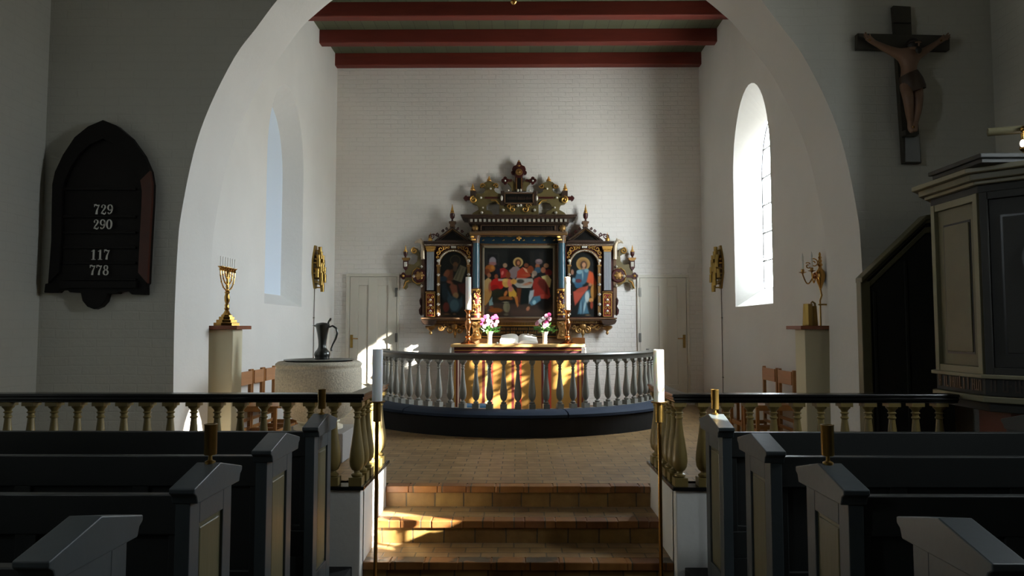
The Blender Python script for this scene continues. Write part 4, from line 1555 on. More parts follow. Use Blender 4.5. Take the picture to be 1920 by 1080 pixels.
# columns
for s in (-1, 1):
    cx = CXP + s * 80.5
    Y = 11.34
    MB().plathe(cx, Y, [(6.6, 541), (6.9, 520), (6.7, 480), (6.2, 456)], 20).build('column_shaft', 'altar_blue', AP, smooth=True)
    b = MB().plathe(cx, Y, [(9, 596), (9, 591), (8.6, 590), (8.6, 588), (7.6, 587), (7.8, 565), (7.6, 544), (8.4, 543), (8.4, 540.5), (7, 540)], 20)
    b.build('carved_drum', 'maroon', AP, smooth=True)
    b = MB()
    for zz_ in (589.5, 543.5):
        b.plathe(cx, Y, [(9.2, zz_ + 1.6), (9.4, zz_), (9.2, zz_ - 1.2)], 20)
    rnd = random.Random(5)
    for i in range(80):
        a = rnd.uniform(-PI, 0)
        zz = rnd.uniform(546, 585)
        p = U(cx, zz, Y)
        r = 7.8 / 1300 * Y
        b.ball((p.x + r * math.cos(a), Y + r * math.sin(a), p.z), rnd.uniform(.009, .018), (1, .7, 1.2), 6, 4)
    b.build('drum_carving', 'gold', AP, smooth=True)
    b = MB().plathe(cx, Y, [(6.6, 456), (6.8, 454), (6.4, 452), (7.4, 446), (9.2, 442), (9.2, 440)], 16)
    b.build('capital', 'umber', AP, smooth=True)
    b = MB()
    for i in range(10):
        a = -PI + PI * i / 9
        for zz, rr, q in ((450, 7.6, .014), (445, 8.6, .016)):
            p = U(cx, zz, Y)
            r = rr / 1300 * Y
            b.ball((p.x + r * math.cos(a + zz), Y + r * math.sin(a), p.z), q, (1, .8, 1.3), 6, 4)
    b.build('capital_leaves', 'gold', AP, smooth=True)
    p0, p1 = U(cx - 9.5, 600, Y), U(cx + 9.5, 596, Y)
    MB().box(p0.x, p1.x, Y - .09, YC + .06, p0.z, p1.z).build('column_plinth', 'umber', AP, bevel=.005)
    # scrolled console under the column
    pr = [(-8, 602), (8, 602), (9.5, 606), (8, 612), (5.5, 618), (6, 624), (9, 630), (9, 635), (-9, 635), (-9, 630), (-6, 624), (-5.5, 618), (-8, 612), (-9.5, 606)]
    b = MB().pp([(cx + h, y) for h, y in pr], Y - .05, .16)
    b.ball(U(cx, 609, Y - .05), .03, (1, .6, 1.2)).ball(U(cx, 622, Y - .05), .022, (1, .6, 1)).ball(U(cx, 629, Y - .05), .03, (1.4, .6, 1))
    b.tube(spiral(U(cx - 4, 606, Y - .06), .008, .03, 0, 1.1), .007, 5).tube(spiral(U(cx + 4, 606, Y - .06), .008, .03, PI, -1.1), .007, 5)
    b.build('console', 'gold_dull', AP, smooth=True)

# blue entablature with gilded sprigs
MB().pbox(899, 1047, 441, 456.5, YC - .02, .12).build('frieze', 'altar_navy', AP)
b = MB()
for i in range(9):
    x = 907 + i * 16.5
    for dx, dy, w in ((-3, -1.5, .020), (3, -1.5, .020), (0, 0, .014)):
        if i != 4:
            b.ball(U(x + dx, 443.5 + dy * .3, YC - .025), w, (1, .5, .45), 6, 4)
    if i < 8:
        x2 = 904 + i * 19 + 3
        b.ball(U(x2, 450, YC - .025), .016, (.8, .4, .7), 6, 4).ball(U(x2 - 2, 451, YC - .025), .010, (1.2, .4, .6), 6, 4)
for dx, dy in ((0, -3), (-3, 0), (3, 0), (0, 3), (0, 0)):
    b.ball(U(973 + dx, 446.5 + dy, YC - .03), .017, (1, .6, 1), 6, 4)
b.build('gilded_sprig', 'gold', AP)
MB().pbox(880.5, 1064.5, 434, 440.5, 11.24, .3).build('architrave', 'umber', AP, bevel=.006)
MB().pbox(880.5, 1064.5, 438.2, 440.2, 11.23, .1).build('gilt_fillet', 'gold_dull', AP)
# inscription frieze
MB().pbox(884, 1061, 418, 434, YC - .04, .2).build('upper_frieze', 'darkmould', AP)
MB().pbox(903, 1040, 423, 432.5, YC - .055, .03).build('inscription_band', 'black', AP)
b = MB()
for q in ((901, 1042, 421.8, 423), (901, 1042, 432.3, 433.6), (901, 903, 421.8, 433.6), (1040, 1042, 421.8, 433.6)):
    b.pbox(*q, YC - .065, .03)
b.build('inscription_frame', 'umber', AP)


def minims(x0, x1, y0, y1, Y, words, name, m, parent, seed, tilt=None):
    """worn black-letter: rows of broken upright pen strokes, as faint as on the original"""
    r_ = random.Random(seed)
    b_ = MB()
    x = x0
    w = (y1 - y0) * .16
    for n_ in words:
        for k in range(n_):
            for sidx in range(2):
                h0 = y0 - ((y1 - y0) * .35 if r_.random() < .18 else 0)
                b_.pp([(x, h0), (x + w, h0 + w), (x + w, y1 - w), (x + w * 1.5, y1), (x + w * .5, y1), (x, y1 - w)], Y, .003)
                x += w * 1.9
            if r_.random() < .7:
                b_.pp([(x - w * 3.8, y0 + w * .3), (x - w * 1.9, y0), (x - w * 1.2, y0 + w), (x - w * 3.6, y0 + w * 1.1)], Y, .003)
            x += w * .7
            if x > x1:
                break
        x += w * 2.4
        if x > x1:
            break
    return b_.build(name, m, parent)


minims(910, 1034, 425.5, 430.8, YC - .0585, [4, 6, 3, 5, 7, 2, 6, 4, 5, 3, 6], 'inscription', 'darkmould', AP, 2)
for s in (-1, 1):
    p = U(CXP + s * 82, 427.5, YC - .06)
    b = MB().ball(p, .045, (1, .5, 1))
    for i in range(8):
        a = i * PI / 4
        b.ball((p.x + .042 * math.cos(a), p.y, p.z + .042 * math.sin(a)), .016, (1, .6, 1), 6, 4)
    b.build('rosette', 'gold_dull', AP, smooth=True)
# main cornice
b = MB()
for x0, x1, y0, y1, Y in ((863.5, 1081.5, 402, 404.5, 11.12), (866, 1079, 404.3, 407.5, 11.14), (872, 1073, 407.3, 409.6, 11.20), (878, 1067, 409.4, 418.5, 11.28)):
    b.pbox(x0, x1, y0, y1, Y, YK - Y)
b.build('cornice', 'darkmould', AP, bevel=.004)
b = MB()
for i in range(58):
    b.pbox(882 + i * 3.13, 883.8 + i * 3.13, 417.4, 419.4, YC - .06, .05)
b.build('small_dentil_row', 'gold_dull', AP)
for i in range(22):
    x = 881.5 + i * 8.42
    MB().pbox(x, x + 4.6, 410.3, 415.6, 11.25, .05).build('dentil', 'jewel', AP)

# crest --------------------------------------------------------------
c8s = 6.353


def L8(pts, s):
    """points given for the left half of the crest, mirrored for s=+1"""
    out = []
    for x, y in pts:
        h = (972 - x) / c8s
        out.append((CXP + s * h, 290 + y / c8s))
    return out


def S8(x, y, s, Y):
    q = L8([(x, y)], s)[0]
    return U(q[0], q[1], Y)


YQ = 11.56
for s in (-1, 1):
    outer = [(410, 714), (430, 690), (490, 655), (482, 620), (470, 600), (425, 590), (402, 560), (395, 520), (390, 500), (390, 440), (460, 440), (475, 462), (520, 466), (556, 450), (575, 420), (565, 395), (535, 385), (505, 392), (508, 362), (550, 345), (570, 325), (620, 316), (680, 335), (700, 355), (728, 372), (727, 394), (690, 385), (675, 410), (690, 440), (720, 460), (760, 465), (760, 604), (735, 590), (720, 578), (690, 569), (650, 566), (605, 582), (583, 610), (583, 660), (620, 665), (650, 690), (660, 714)]
    MB().pp(L8(outer, s), YQ, .07).build('fretwork', 'olive', AP, bevel=.004)
    MB().pp(L8([(738, 714), (738, 596), (972, 596), (972, 714)], s), YQ, .07).build('crest_base', 'olive', AP)
    MB().pp(L8([(885, 432), (880, 390), (855, 355), (835, 342), (838, 300), (890, 295), (925, 330), (940, 432)], s), YQ, .07).build('upper_bracket', 'olive', AP, bevel=.004)
    b = MB()
    pq = S8(808, 310, s, YQ)
    for dx, dz in ((.035, 0), (-.035, 0), (0, .035), (0, -.035), (0, 0)):
        b.lathe([(.030, -.03), (.030, .04)], (pq.x + dx, YQ, pq.z + dz), 12, axis='y')
    b.pp(L8([(830, 296), (890, 292), (890, 322), (830, 326)], s), YQ - .012, .05)
    b.build('quatrefoil', 'maroon', AP)
    b = MB()
    for x, y, r in ((808, 310, .018), (520, 512, .020), (545, 630, .018), (530, 690, .023), (635, 405, .018), (785, 660, .025), (845, 425, .018)):
        p = S8(x, y, s, YQ - .03)
        b.ball(p, r, (1, .7, 1), 10, 6)
    b.loose('stud', 'jewel', AP, smooth=True)
    MB().pp(L8([(565, 502), (740, 502), (740, 524), (565, 524)], s), YQ - .012, .03).build('dark_strip', 'maroon', AP)
    MB().pp(L8([(390, 430), (460, 430), (462, 492), (390, 492)], s), YQ - .04, .09).build('finial_block', 'darkmould', AP, bevel=.004)
    kb = MB().pp(L8([(308, 515), (325, 495), (345, 480), (352, 496), (400, 496), (400, 540), (352, 540), (345, 556), (325, 545)], s), YQ - .01, .05)
    kb.build('side_knob', 'maroon', AP, bevel=.006)
    c = S8(433, 535, s, YQ - .03)
    b = MB().tube(spiral(c, .062, .012, PI / 2, 1.4 * (-s)), [.014] * 16 + [.010] * 6, 6)
    c2 = S8(700, 372, s, YQ - .02)
    b.tube(spiral(c2, .045, .008, PI, 1.1 * s), .010, 6)
    c2 = S8(535, 372, s, YQ - .02)
    b.tube(spiral(c2, .045, .008, 0, -1.1 * s), .010, 6)
    b.tube(spiral(S8(860, 610, s, YQ - .03), .05, .01, 0, 1.2 * s), .009, 6)
    b.tube(spiral(S8(900, 650, s, YQ - .03), .06, .01, 1, -1.2 * s), .009, 6)
    b.tube([S8(735, 590, s, YQ - .02), S8(710, 560, s, YQ - .02), S8(690, 545, s, YQ - .02), S8(640, 545, s, YQ - .02)], .010, 6)
    b.build('gilt_scroll', 'gold', AP, smooth=True)
    for x, y0_, y1_ in ((422, 430, 343), (617, 318, 255)):
        q = L8([(x, y0_)], s)[0]
        t = (y0_ - y1_) / c8s
        MB().plathe(q[0], YQ + .02, [(4.6, q[1]), (5, q[1] - t * .12), (3, q[1] - t * .2), (4.3, q[1] - t * .32), (2.2, q[1] - t * .5), (2.6, q[1] - t * .58), (1.2, q[1] - t * .7), (1.5, q[1] - t * .78), (.3, q[1] - t)], 12).build('gilt_finial', 'gold', AP, smooth=True)
# inscription tablet
b = MB()
for q in ((755, 430, 800, 602), (1144, 430, 1189, 602)):
    b.pp([(820 + q[0] / c8s, 290 + q[1] / c8s), (820 + q[2] / c8s, 290 + q[1] / c8s), (820 + q[2] / c8s, 290 + q[3] / c8s), (820 + q[0] / c8s, 290 + q[3] / c8s)], YQ - .03, .1)
b.pp([(945, 361), (1001, 361), (1001, 384.5), (945, 384.5)], YQ - .02, .09)
b.build('tablet', 'darkmould', AP, bevel=.005)
MB().pbox(947.5, 998.5, 363.5, 380, YQ - .03, .02).build('tablet_field', 'black', AP)
b = MB()
for q in ((945.5, 1001, 361, 363.2), (945.5, 1001, 380, 382), (945.5, 947.5, 361, 382), (998.8, 1001, 361, 382)):
    b.pbox(*q, YQ - .045, .03)
b.build('tablet_frame', 'umber', AP)
minims(951, 996, 369, 374, YQ - .034, [5, 4, 6, 3], 'inscription', 'darkmould', AP, 8)
b = MB()
for px in (940.5, 1006.5):
    b.ball(U(px, 371.5, YQ - .03), .04, (.55, .5, 1.15))
for px, py in ((976.5, 356.5), (976.5, 385), (971, 357), (971, 385.5)):
    b.ball(U(px, py, YQ - .03), .022, (.9, .6, 1.1))
b.loose('silver_boss', 'jewel', AP, smooth=True)
# stem and top lobe
b = MB()
b.pp([(966, 358), (966, 330), (962, 325), (960, 317), (962, 312), (968, 309), (970, 304), (976, 304), (978, 309), (984, 312), (986, 317), (984, 325), (980, 330), (980, 358)], YQ - .02, .07)
for s in (-1, 1):
    q = U(973 + s * 11, 324, YQ)
    b.lathe([(.035, -.02), (.035, .04)], (q.x, YQ, q.z), 14, axis='y')
q = U(973, 324, YQ)
b.lathe([(.085, -.04), (.085, .04)], (q.x, YQ, q.z), 20, axis='y')
b.build('crest_stem', 'maroon', AP, bevel=.003)
b = MB().lathe([(.055, -.065), (.06, -.05), (.06, -.04)], (q.x, YQ, q.z), 18, axis='y')
b.ball((q.x, YQ - .06, q.z), .028, (1, .6, 1))
for s in (-1, 1):
    b.tube([U(973 + s * 5, 355, YQ - .03), U(973 + s * 4.5, 333, YQ - .03)], .008, 6)
b.build('crest_medallion', 'gold_dull', AP, smooth=True)
MB().pbox(971, 975, 334, 356, YQ - .028, .02).build('dark_strip', 'black', AP)
MB().plathe(973, YQ + .01, [(3.6, 313), (4.4, 311), (2.6, 309.5), (3.8, 308), (2, 307), (3.2, 305), (3.0, 303.5), (1.6, 302), (.3, 299)], 14).build('gilt_finial', 'gold_dull', AP, smooth=True)

# wings --------------------------------------------------------------
for s in (-1, 1):
    cxw = CXP + s * 122.7
    # architrave and cornice
    b = MB()
    for h0, h1, y0, y1, Y in ((88, 179, 452, 454.5, YW - .13), (89, 178, 454.3, 457, YW - .10)):
        x0, x1 = sect(s, h0, h1)
        b.pbox(x0, x1, y0, y1, Y, .3)
    b.build('wing_cornice', 'darkmould', AP, bevel=.004)
    b = MB()
    for i in range(34):
        h = 90.5 + i * 2.6
        b.ball(U(CXP + s * h, 458.6, YW - .06), .0085, u=6, v=4)
    b.build('bead_row', 'jewel', AP)
    x0, x1 = sect(s, 88, 177)
    MB().pbox(x0, x1, 457, 461, YW - .06, .2).build('wing_architrave', 'umber', AP)
    # arched frame: spandrel board with hole made of strips
    R = 26.5
    b = MB()
    n = 16
    for i in range(n):
        a0_, a1_ = PI * i / n, PI * (i + 1) / n
        p0 = (cxw + R * math.cos(a0_), 497 - R * math.sin(a0_))
        p1 = (cxw + R * math.cos(a1_), 497 - R * math.sin(a1_))
        b.pp([(p0[0], p0[1]), (p1[0], p1[1]), (p1[0], 461), (p0[0], 461)], YW - .01, .05)
    b.build('spandrel', 'maroon', AP)
    b = MB()
    for sd in (-1, 1):
        for (dx, y), r, tr in (((24, 466.5), .055, 1.3), ((17, 464.5), .035, 1.2), ((29, 474), .04, 1.2), ((10, 464), .022, 1.0), ((30.5, 482), .024, 1.1)):
            b.tube(spiral(U(cxw + sd * dx, y, YW - .025), r, .008, PI / 2, tr * sd), .008, 5)
    b.loose('gilt_tendril', 'gold', AP, smooth=True)
    b = MB()
    pts_o = [U(cxw + (R + 1.5) * math.cos(PI * i / 24), 497 - (R + 1.5) * math.sin(PI * i / 24), YW - .03) for i in range(25)]
    b.tube(pts_o, .020, 6)
    pts_i = [U(cxw + (R - .4) * math.cos(PI * i / 24), 497 - (R - .4) * math.sin(PI * i / 24), YW - .02) for i in range(25)]
    b.tube(pts_i, .010, 6)
    b.build('arch_moulding', 'gold_dull', AP, smooth=True)
    b = MB()
    for i in range(27):
        a = PI * (i + .5) / 27
        b.ball(U(cxw + (R + .8) * math.cos(a), 497 - (R + .8) * math.sin(a), YW - .05), .0125, u=6, v=5)
    b.build('arch_bead', 'jewel', AP, smooth=True)
    MB().pbox(cxw - 4.5, cxw + 5, 461.3, 465, YW - .06, .05).build('keystone', 'jewel', AP, bevel=.004)
    # piers with studs
    for sd in (-1, 1):
        xp = cxw + sd * 28.3
        b = MB().pbox(xp - 3.1, xp + 3.1, 499, 592, YW - .04, .07)
        b.pbox(xp - 3.8, xp + 3.8, 496, 499.5, YW - .06, .08)
        b.build('arch_pier', 'gold_dull', AP, bevel=.004)
        b = MB().pbox(xp - 3.3, xp - 2.5, 500, 592, YW - .048, .02).pbox(xp + 2.5, xp + 3.3, 500, 592, YW - .048, .02)
        b.build('pier_edge', 'darkmould', AP)
        for py in (489, 515, 533.5, 552, 570.5, 589):
            if py == 489:
                MB().ball(U(xp, py, YW - .05), .028, (1, .6, 1)).build('stud', 'jewel', AP, smooth=True)
            else:
                p = U(xp, py, YW - .045)
                MB().lathe([(.030, 0), (.030, -.006), (.004, -.022)], (p.x, p.y, p.z), 4, axis='y').build('stud', 'jewel', AP)
    # outer fluted pilaster
    xf0, xf1 = sect(s, 159, 173)
    b = MB().pbox(xf0, xf1, 471.5, 545, YW - .02, .06)
    b.build('pilaster', 'darkmould', AP)
    for i in range(7):
        x = xf0 + 1 + i * 2.0
        q0, q1 = U(x, 544, YW - .02), U(x, 472.5, YW - .02)
        MB().tube([q0, q1], .0058, 6).build('flute', 'silver_flute', AP, smooth=True)
    x0, x1 = sect(s, 157.5, 174.5)
    b = MB().pbox(x0 - 1, x1 + 1, 461.5, 464.5, YW - .06, .1).pbox(x0, x1, 464.3, 468, YW - .05, .08).pbox(x0 + 1.5, x1 - 1.5, 467.8, 471.5, YW - .04, .06)
    for i in range(6):
        b.ball(U(x0 + 2 + i * 2.6, 468, YW - .05), .014, u=6, v=4)
    b.build('pilaster_capital', 'gold', AP)
    b = MB()
    for i in range(9):
        b.ball(U(x0 - .5 + i * 2.25, 548, YW - .05), .010, u=6, v=4)
    b.pbox(x0 - 1, x1 + 1, 546.5, 549.5, YW - .04, .07)
    b.build('bead_course', 'gold_dull', AP)
    MB().pbox(x0, x1, 550, 594, YW - .03, .07).build('pedestal_panel', 'altar_red', AP)
    b = MB()
    for q in ((x0, x0 + 1.4, 550, 594), (x1 - 1.4, x1, 550, 594), (x0, x1, 550, 551.4), (x0, x1, 592.6, 594)):
        b.pbox(*q, YW - .045, .03)
    xm = (x0 + x1) / 2
    for k, y in enumerate((557, 566, 577, 587)):
        for sd in (-1, 1):
            b.tube(spiral(U(xm + sd * 3.2, y, YW - .04), .026, .006, PI / 2, (1.1 if k % 2 else -1.1) * sd, 14), .0065, 5)
    b.build('gilt_carving', 'gold', AP, smooth=True)
    b = MB()
    for y in (562, 572.5, 583):
        b.ball(U(xm, y, YW - .05), .022, (1.2 if y == 572.5 else 1, .5, .9), 8, 5)
    b.loose('stud', 'jewel', AP, smooth=True)
    # pediment
    MB().pp(mir(s, [(92, 451.5), (157, 451.5), (125, 426.5)]), YW - .04, .16).build('pediment_field', 'black', AP)
    b = MB()
    for (a, c, w, Y) in (((91, 450.5), (125, 424.5), 2.6, YW - .11), ((125, 424.5), (158, 450.5), 2.6, YW - .11)):
        ax_, ay_ = a
        bx_, by_ = c
        L_ = math.hypot(bx_ - ax_, by_ - ay_)
        nx_, ny_ = (by_ - ay_) / L_, -(bx_ - ax_) / L_
        if ny_ > 0:
            nx_, ny_ = -nx_, -ny_
        b.pp(mir(s, [(ax_, ay_), (bx_, by_), (bx_ - nx_ * w, by_ - ny_ * w), (ax_ - nx_ * w, ay_ - ny_ * w)]), Y, .2)
        b.pp(mir(s, [(ax_ - nx_ * 4.6, ay_ - ny_ * 4.6), (bx_ - nx_ * 4.6, by_ - ny_ * 4.6), (bx_ - nx_ * 6, by_ - ny_ * 6), (ax_ - nx_ * 6, ay_ - ny_ * 6)]), Y + .04, .1)
    x0, x1 = sect(s, 92, 158)
    b.pbox(x0, x1, 450, 452.5, YW - .11, .2)
    b.build('pediment_moulding', 'darkmould', AP)
    b = MB()
    for t in range(15):
        u = t / 14
        b.ball(U(CXP + s * (98 + 27 * u), 448 - 18.5 * u, YW - .10), .0075, u=5, v=4)
        b.ball(U(CXP + s * (152 - 27 * u), 448 - 18.5 * u, YW - .10), .0075, u=5, v=4)
    b.build('bead_row', 'gold', AP)
    b = MB()
    for h, y, r, tr in ((163, 444, .042, 1), (152, 440, .03, -1), (143, 433, .024, 1), (135, 429, .022, -1), (115, 429, .022, 1), (106, 434, .024, -1), (97, 441, .034, 1)):
        b.tube(spiral(U(CXP + s * h, y, YW - .05), r, .006, PI / 2, 1.2 * tr * s), .009, 5)
    b.tube([U(CXP + s * h, y, YW - .05) for h, y in ((169, 449), (168, 441), (160, 439), (150, 444))], .010, 6)
    b.loose('pediment_scroll', 'maroon', AP, smooth=True)
    hx_ = 125
    b = MB().pp(mir(s, [(hx_ - 5, 426), (hx_ + 5, 426), (hx_ + 4, 420), (hx_ + 6.5, 418), (hx_ + 6.5, 414.5), (hx_ - 6.5, 414.5), (hx_ - 6.5, 418), (hx_ - 4, 420)]), YW - .06, .11)
    b.build('urn_pedestal', 'umber', AP, bevel=.004)
    MB().plathe(CXP + s * hx_, YW, [(3, 414.5), (1.6, 413), (1.8, 411), (4, 408.5), (4.8, 404), (4.4, 400.5), (3, 399.5), (3.8, 398), (3.2, 397)], 14).build('urn', 'maroon', AP, smooth=True)
    MB().plathe(CXP + s * hx_, YW, [(4, 399.5), (4.2, 398.3), (2.6, 397), (3.2, 395.5), (1.8, 392.5), (2, 391.5), (1.2, 389), (.4, 383)], 12).build('urn_spire', 'gold', AP, smooth=True)
    MB().plathe(CXP + s * 166, YW - .04, [(3.8, 452), (4.2, 449.5), (3.6, 447), (1.8, 445), (2.2, 443.8), (1.1, 441.5), (.3, 436)], 12).build('gilt_finial', 'gold', AP, smooth=True)
    # outer ear: vertical strip, fretwork bracket, roundel, urn, knob and beast head
    MB().pp(mir(s, [(177, 468), (182.5, 468), (182.5, 500), (184, 520), (184, 590), (177, 590)]), YW + .02, .1).build('ear_strip', 'umber', AP, bevel=.003)
    fre = [(180, 483), (186, 481), (186, 474), (190, 466), (198, 463), (202, 468), (200, 475), (194, 477), (190, 480), (191, 490), (197, 496), (206, 495), (212, 497), (214, 510), (214, 524), (216, 532), (217, 540), (213, 543), (209, 538), (209, 531), (202, 529), (195, 532), (190, 536), (184, 538), (180, 538)]
    MB().pp(mir(s, fre), YW + .03, .06).build('ear_fretwork', 'olive', AP, bevel=.004)
    b = MB()
    b.tube(spiral(U(CXP + s * 196, 470, YW + .02), .055, .01, PI / 2, -1.3 * s), .012, 6)
    b.tube([U(CXP + s * h, y, YW + .02) for h, y in ((185, 505), (191, 502), (198, 508), (201, 517), (198, 527), (191, 532), (185, 531))], .009, 6)
    b.tube([U(CXP + s * h, y, YW + .02) for h, y in ((217, 541), (214.5, 536), (212, 529), (206, 526))], .010, 6)
    b.loose('ear_scroll', 'gold', AP, smooth=True)
    p = U(CXP + s * 186, 517, YW + .02)
    MB().lathe([(.115, .02), (.115, -.02), (.10, -.03)], (p.x, p.y, p.z), 28, axis='y').build('roundel', 'maroon', AP, bevel=.003)
    b = MB().ball((p.x, p.y - .03, p.z), .062, (1, .4, .9))
    for i in range(6):
        a = i * PI / 3
        b.ball((p.x + .055 * math.cos(a), p.y - .03, p.z + .05 * math.sin(a)), .026, (1, .6, 1), 8, 5)
    b.build('roundel_flower', 'gold_dull', AP, smooth=True)
    b = MB()
    for h, y, w in ((182.5, 500, 2.6), (197, 518, 3), (182.5, 536, 2.6)):
        q = U(CXP + s * h, y, YW)
        r = w / 1300 * YW * 1.15
        b.lathe([(r, .03), (r, -.01), (.005, -.035)], (q.x, q.y, q.z), 4, axis='y')
    b.loose('stud', 'jewel', AP)
    MB().pp(mir(s, [(201, 516), (211, 516), (211, 520), (201, 520)]), YW + .01, .06).build('dark_strip', 'maroon', AP)
    b = MB()
    q = U(CXP + s * 216.5, 517.5, YW + .03)
    for dx, dz in ((.03, 0), (-.03, 0), (0, .03), (0, -.03)):
        b.lathe([(.030, -.02), (.030, .03)], (q.x + dx, q.y, q.z + dz), 12, axis='y')
    b.build('quatrefoil', 'maroon', AP)
    MB().ball((q.x, q.y - .025, q.z), .022, (1, .6, 1)).build('stud', 'gold', AP, smooth=True)
    MB().pp(mir(s, [(207.5, 488), (217.5, 488), (217.5, 502), (213, 508), (209, 503)]), YW + .01, .07).build('urn_bracket', 'maroon', AP, bevel=.004)
    MB().pbox(*sect(s, 210, 215.5), 491, 500, YW - .0, .03).build('silver_panel', 'jewel', AP, bevel=.004)
    MB().pp(mir(s, [(205, 483), (220, 483), (219, 486.5), (216, 489), (209, 489), (206, 486.5)]), YW - .01, .1).build('bracket_cap', 'gold_dull', AP, bevel=.003)
    MB().plathe(CXP + s * 212.7, YW + .04, [(2.2, 483), (1.5, 481.5), (3.6, 478), (4.2, 474), (3.8, 471.5), (2, 470)], 14).build('urn', 'maroon', AP, smooth=True)
    MB().plathe(CXP + s * 212.7, YW + .04, [(4.4, 472.5), (4.4, 471.6), (2.4, 470), (2.6, 468.8), (1.2, 466.5), (1.4, 465.5), (.3, 459.5)], 12).build('urn_spire', 'gold', AP, smooth=True)
    # beast head on a curved neck
    nk = [U(CXP + s * h, y, YW - .0) for h, y in ((180, 486), (180.5, 476), (180, 468), (180.5, 460), (183, 454.5), (186, 452.5))]
    b = MB().tube(nk, [.035, .036, .034, .030, .036, .030], 10)
    b.ball(nk[-1], .040, (1.2, .9, .95))
    bk = [nk[-1] + Vector((s * d, 0, z)) for d, z in ((.02, 0), (.06, -.012), (.085, -.035))]
    b.tube(bk, [.030, .020, .005], 8)
    b.ball(nk[-1] + Vector((-s * .02, 0, .035)), .016, (1, .8, 1.3))
    b.build('beast_head', 'flesh_grey', AP, smooth=True)
    # strip below with small volute, base moulding
    b = MB()
    b.pp(mir(s, [(181, 590), (181, 560), (184, 557), (187, 563), (186, 570), (184, 574), (188, 581), (187, 588), (184, 592)]), YW + .02, .08)
    b.build('lower_volute', 'maroon', AP, bevel=.005)
b = MB()
for x0, x1, y0, y1, Y in ((789, 1157, 595.5, 598.5, YW - .16), (791, 1155, 598.3, 601, YW - .13)):
    b.pbox(x0, x1, y0, y1, Y, YK - Y)
b.build('base_moulding', 'umber', AP, bevel=.004)
MB().pbox(793, 1153, 601, 608, YW - .06, .2).build('base_band', 'maroon', AP)
for s in (-1, 1):
    x0, x1 = sect(s, 88, 178)
    b = MB()
    for i in range(34):
        xx = x0 + 1 + i * 2.65
        b.pbox(xx, xx + 1.3, 602, 606.5, YW - .085, .03)
    b.build('fluted_strip', 'gold_dull', AP)
    # corner pendants
    x0, x1 = sect(s, 154, 184)
    b = MB().pp(mir(s, [(154, 600), (184, 600), (182, 605), (177, 609), (165, 610), (157, 607)]), YW - .15, .22)
    b.build('corner_boss', 'darkmould', AP, bevel=.008)
    q = CXP + s * 165.5
    MB().plathe(q, YW - .02, [(9, 611), (10.5, 613), (8.5, 616), (4, 619), (2, 621), (2.6, 622.5), (3, 625), (1.6, 627), (.3, 628)], 14).build('pendant', 'gold_dull', AP, smooth=True)
    # hanging scrollwork under the wings
    b = MB()
    for h, y, r, a_, tr in ((147, 614, .055, 0, 1.3), (128, 619, .06, PI / 2, -1.3), (112, 619, .06, PI / 2, 1.3), (137, 611, .04, 0, -1), (103, 613, .04, PI, 1)):
        b.tube(spiral(U(CXP + s * h, y, YW - .04), r, .012, a_, tr * s), .016, 6)
    b.tube([U(CXP + s * h, y, YW - .04) for h, y in ((158, 610), (150, 609), (144, 613))], .018, 6)
    b.ball(U(CXP + s * 120, 612, YW - .04), .06, (1, .5, 1)).ball(U(CXP + s * 120, 624, YW - .04), .035, (.8, .5, 1.5)).ball(U(CXP + s * 120, 631, YW - .04), .018, (.8, .6, 1.4))
    b.build('hanging_scrollwork', 'gold_dull', AP, smooth=True)
    MB().pp(mir(s, [(90, 608), (150, 608), (142, 612), (128, 616), (122, 624), (112, 618), (100, 616), (97, 635), (90, 635)]), YW + .0, .08).build('lower_board', 'umber', AP)
# predella
YP = YC - .02
MB().pbox(886, 1060, 600, 634, YP + .04, .28).build('predella', 'darkmould', AP)
MB().pbox(900, 1046, 601, 604.5, YP - .02, .08).build('predella_moulding', 'umber', AP, bevel=.004)
b = MB()
for i in range(50):
    b.pbox(901 + i * 2.9, 902.6 + i * 2.9, 604, 609.5, YP - .01, .05)
b.build('gilt_fluting', 'gold_dull', AP)
MB().pbox(901, 1045, 609.8, 611.6, YP - .03, .07).build('gilt_fillet', 'gold', AP)
MB().pbox(903, 1043, 611.5, 630, YP + .0, .05).build('inscription_panel', 'black', AP)
minims(908, 1040, 614.5, 618.8, YP - .004, [3, 5, 4, 2, 4, 6, 3, 4, 3, 5, 4, 3, 5], 'inscription', 'gold_dull', AP, 4)
minims(908, 1040, 621.3, 625.6, YP - .004, [4, 3, 5, 2, 3, 4, 2, 5, 4, 3, 6, 2, 5], 'inscription', 'gold_dull', AP, 5)
b = MB()
for q in ((901, 1045, 630, 632), (901, 903, 611, 632), (1043, 1045, 611, 632)):
    b.pbox(*q, YP - .03, .07)
b.build('gilt_fillet', 'gold_dull', AP)
z0_ = U(971, 634, YP).z
MB().box(U(880, 634, YP).x, U(1066, 634, YP).x, 11.36, 11.68, za + .001, z0_).build('plinth', 'umber', AP, bevel=.006)
# ================================================================== hymn board on the left arch wall
YH = YA - .10
hb = [(82, 549), (84, 532), (90, 531), (96, 450), (97, 380), (98, 345), (103, 322), (118, 290), (140, 257), (165, 237), (193, 225), (218, 235), (245, 258), (268, 290), (281, 320), (285, 345), (284, 380), (280, 450), (276, 531), (273, 534), (273, 553), (246, 552), (240, 546), (222, 547), (220, 551), (201, 551), (197, 565), (188, 575), (176, 580), (163, 575), (154, 564), (151, 549), (130, 548), (126, 544), (112, 544), (107, 549)]
root = thing('hymn_board', 'dark wooden hymn board with pointed top and four rows of white numbers', 'sign', (U(180, 400, YH).x, YH, U(180, 400, YH).z))
MB().pp(hb, YH + .03, .07).build('board', 'board_wood', root, bevel=.006)
# raised frame: band between outer outline and inset one
cx_, cy_ = 190, 420


def inset(p, k):
    x, y = p
    return (cx_ + (x - cx_) * k, cy_ + (y - cy_) * (k + .02))


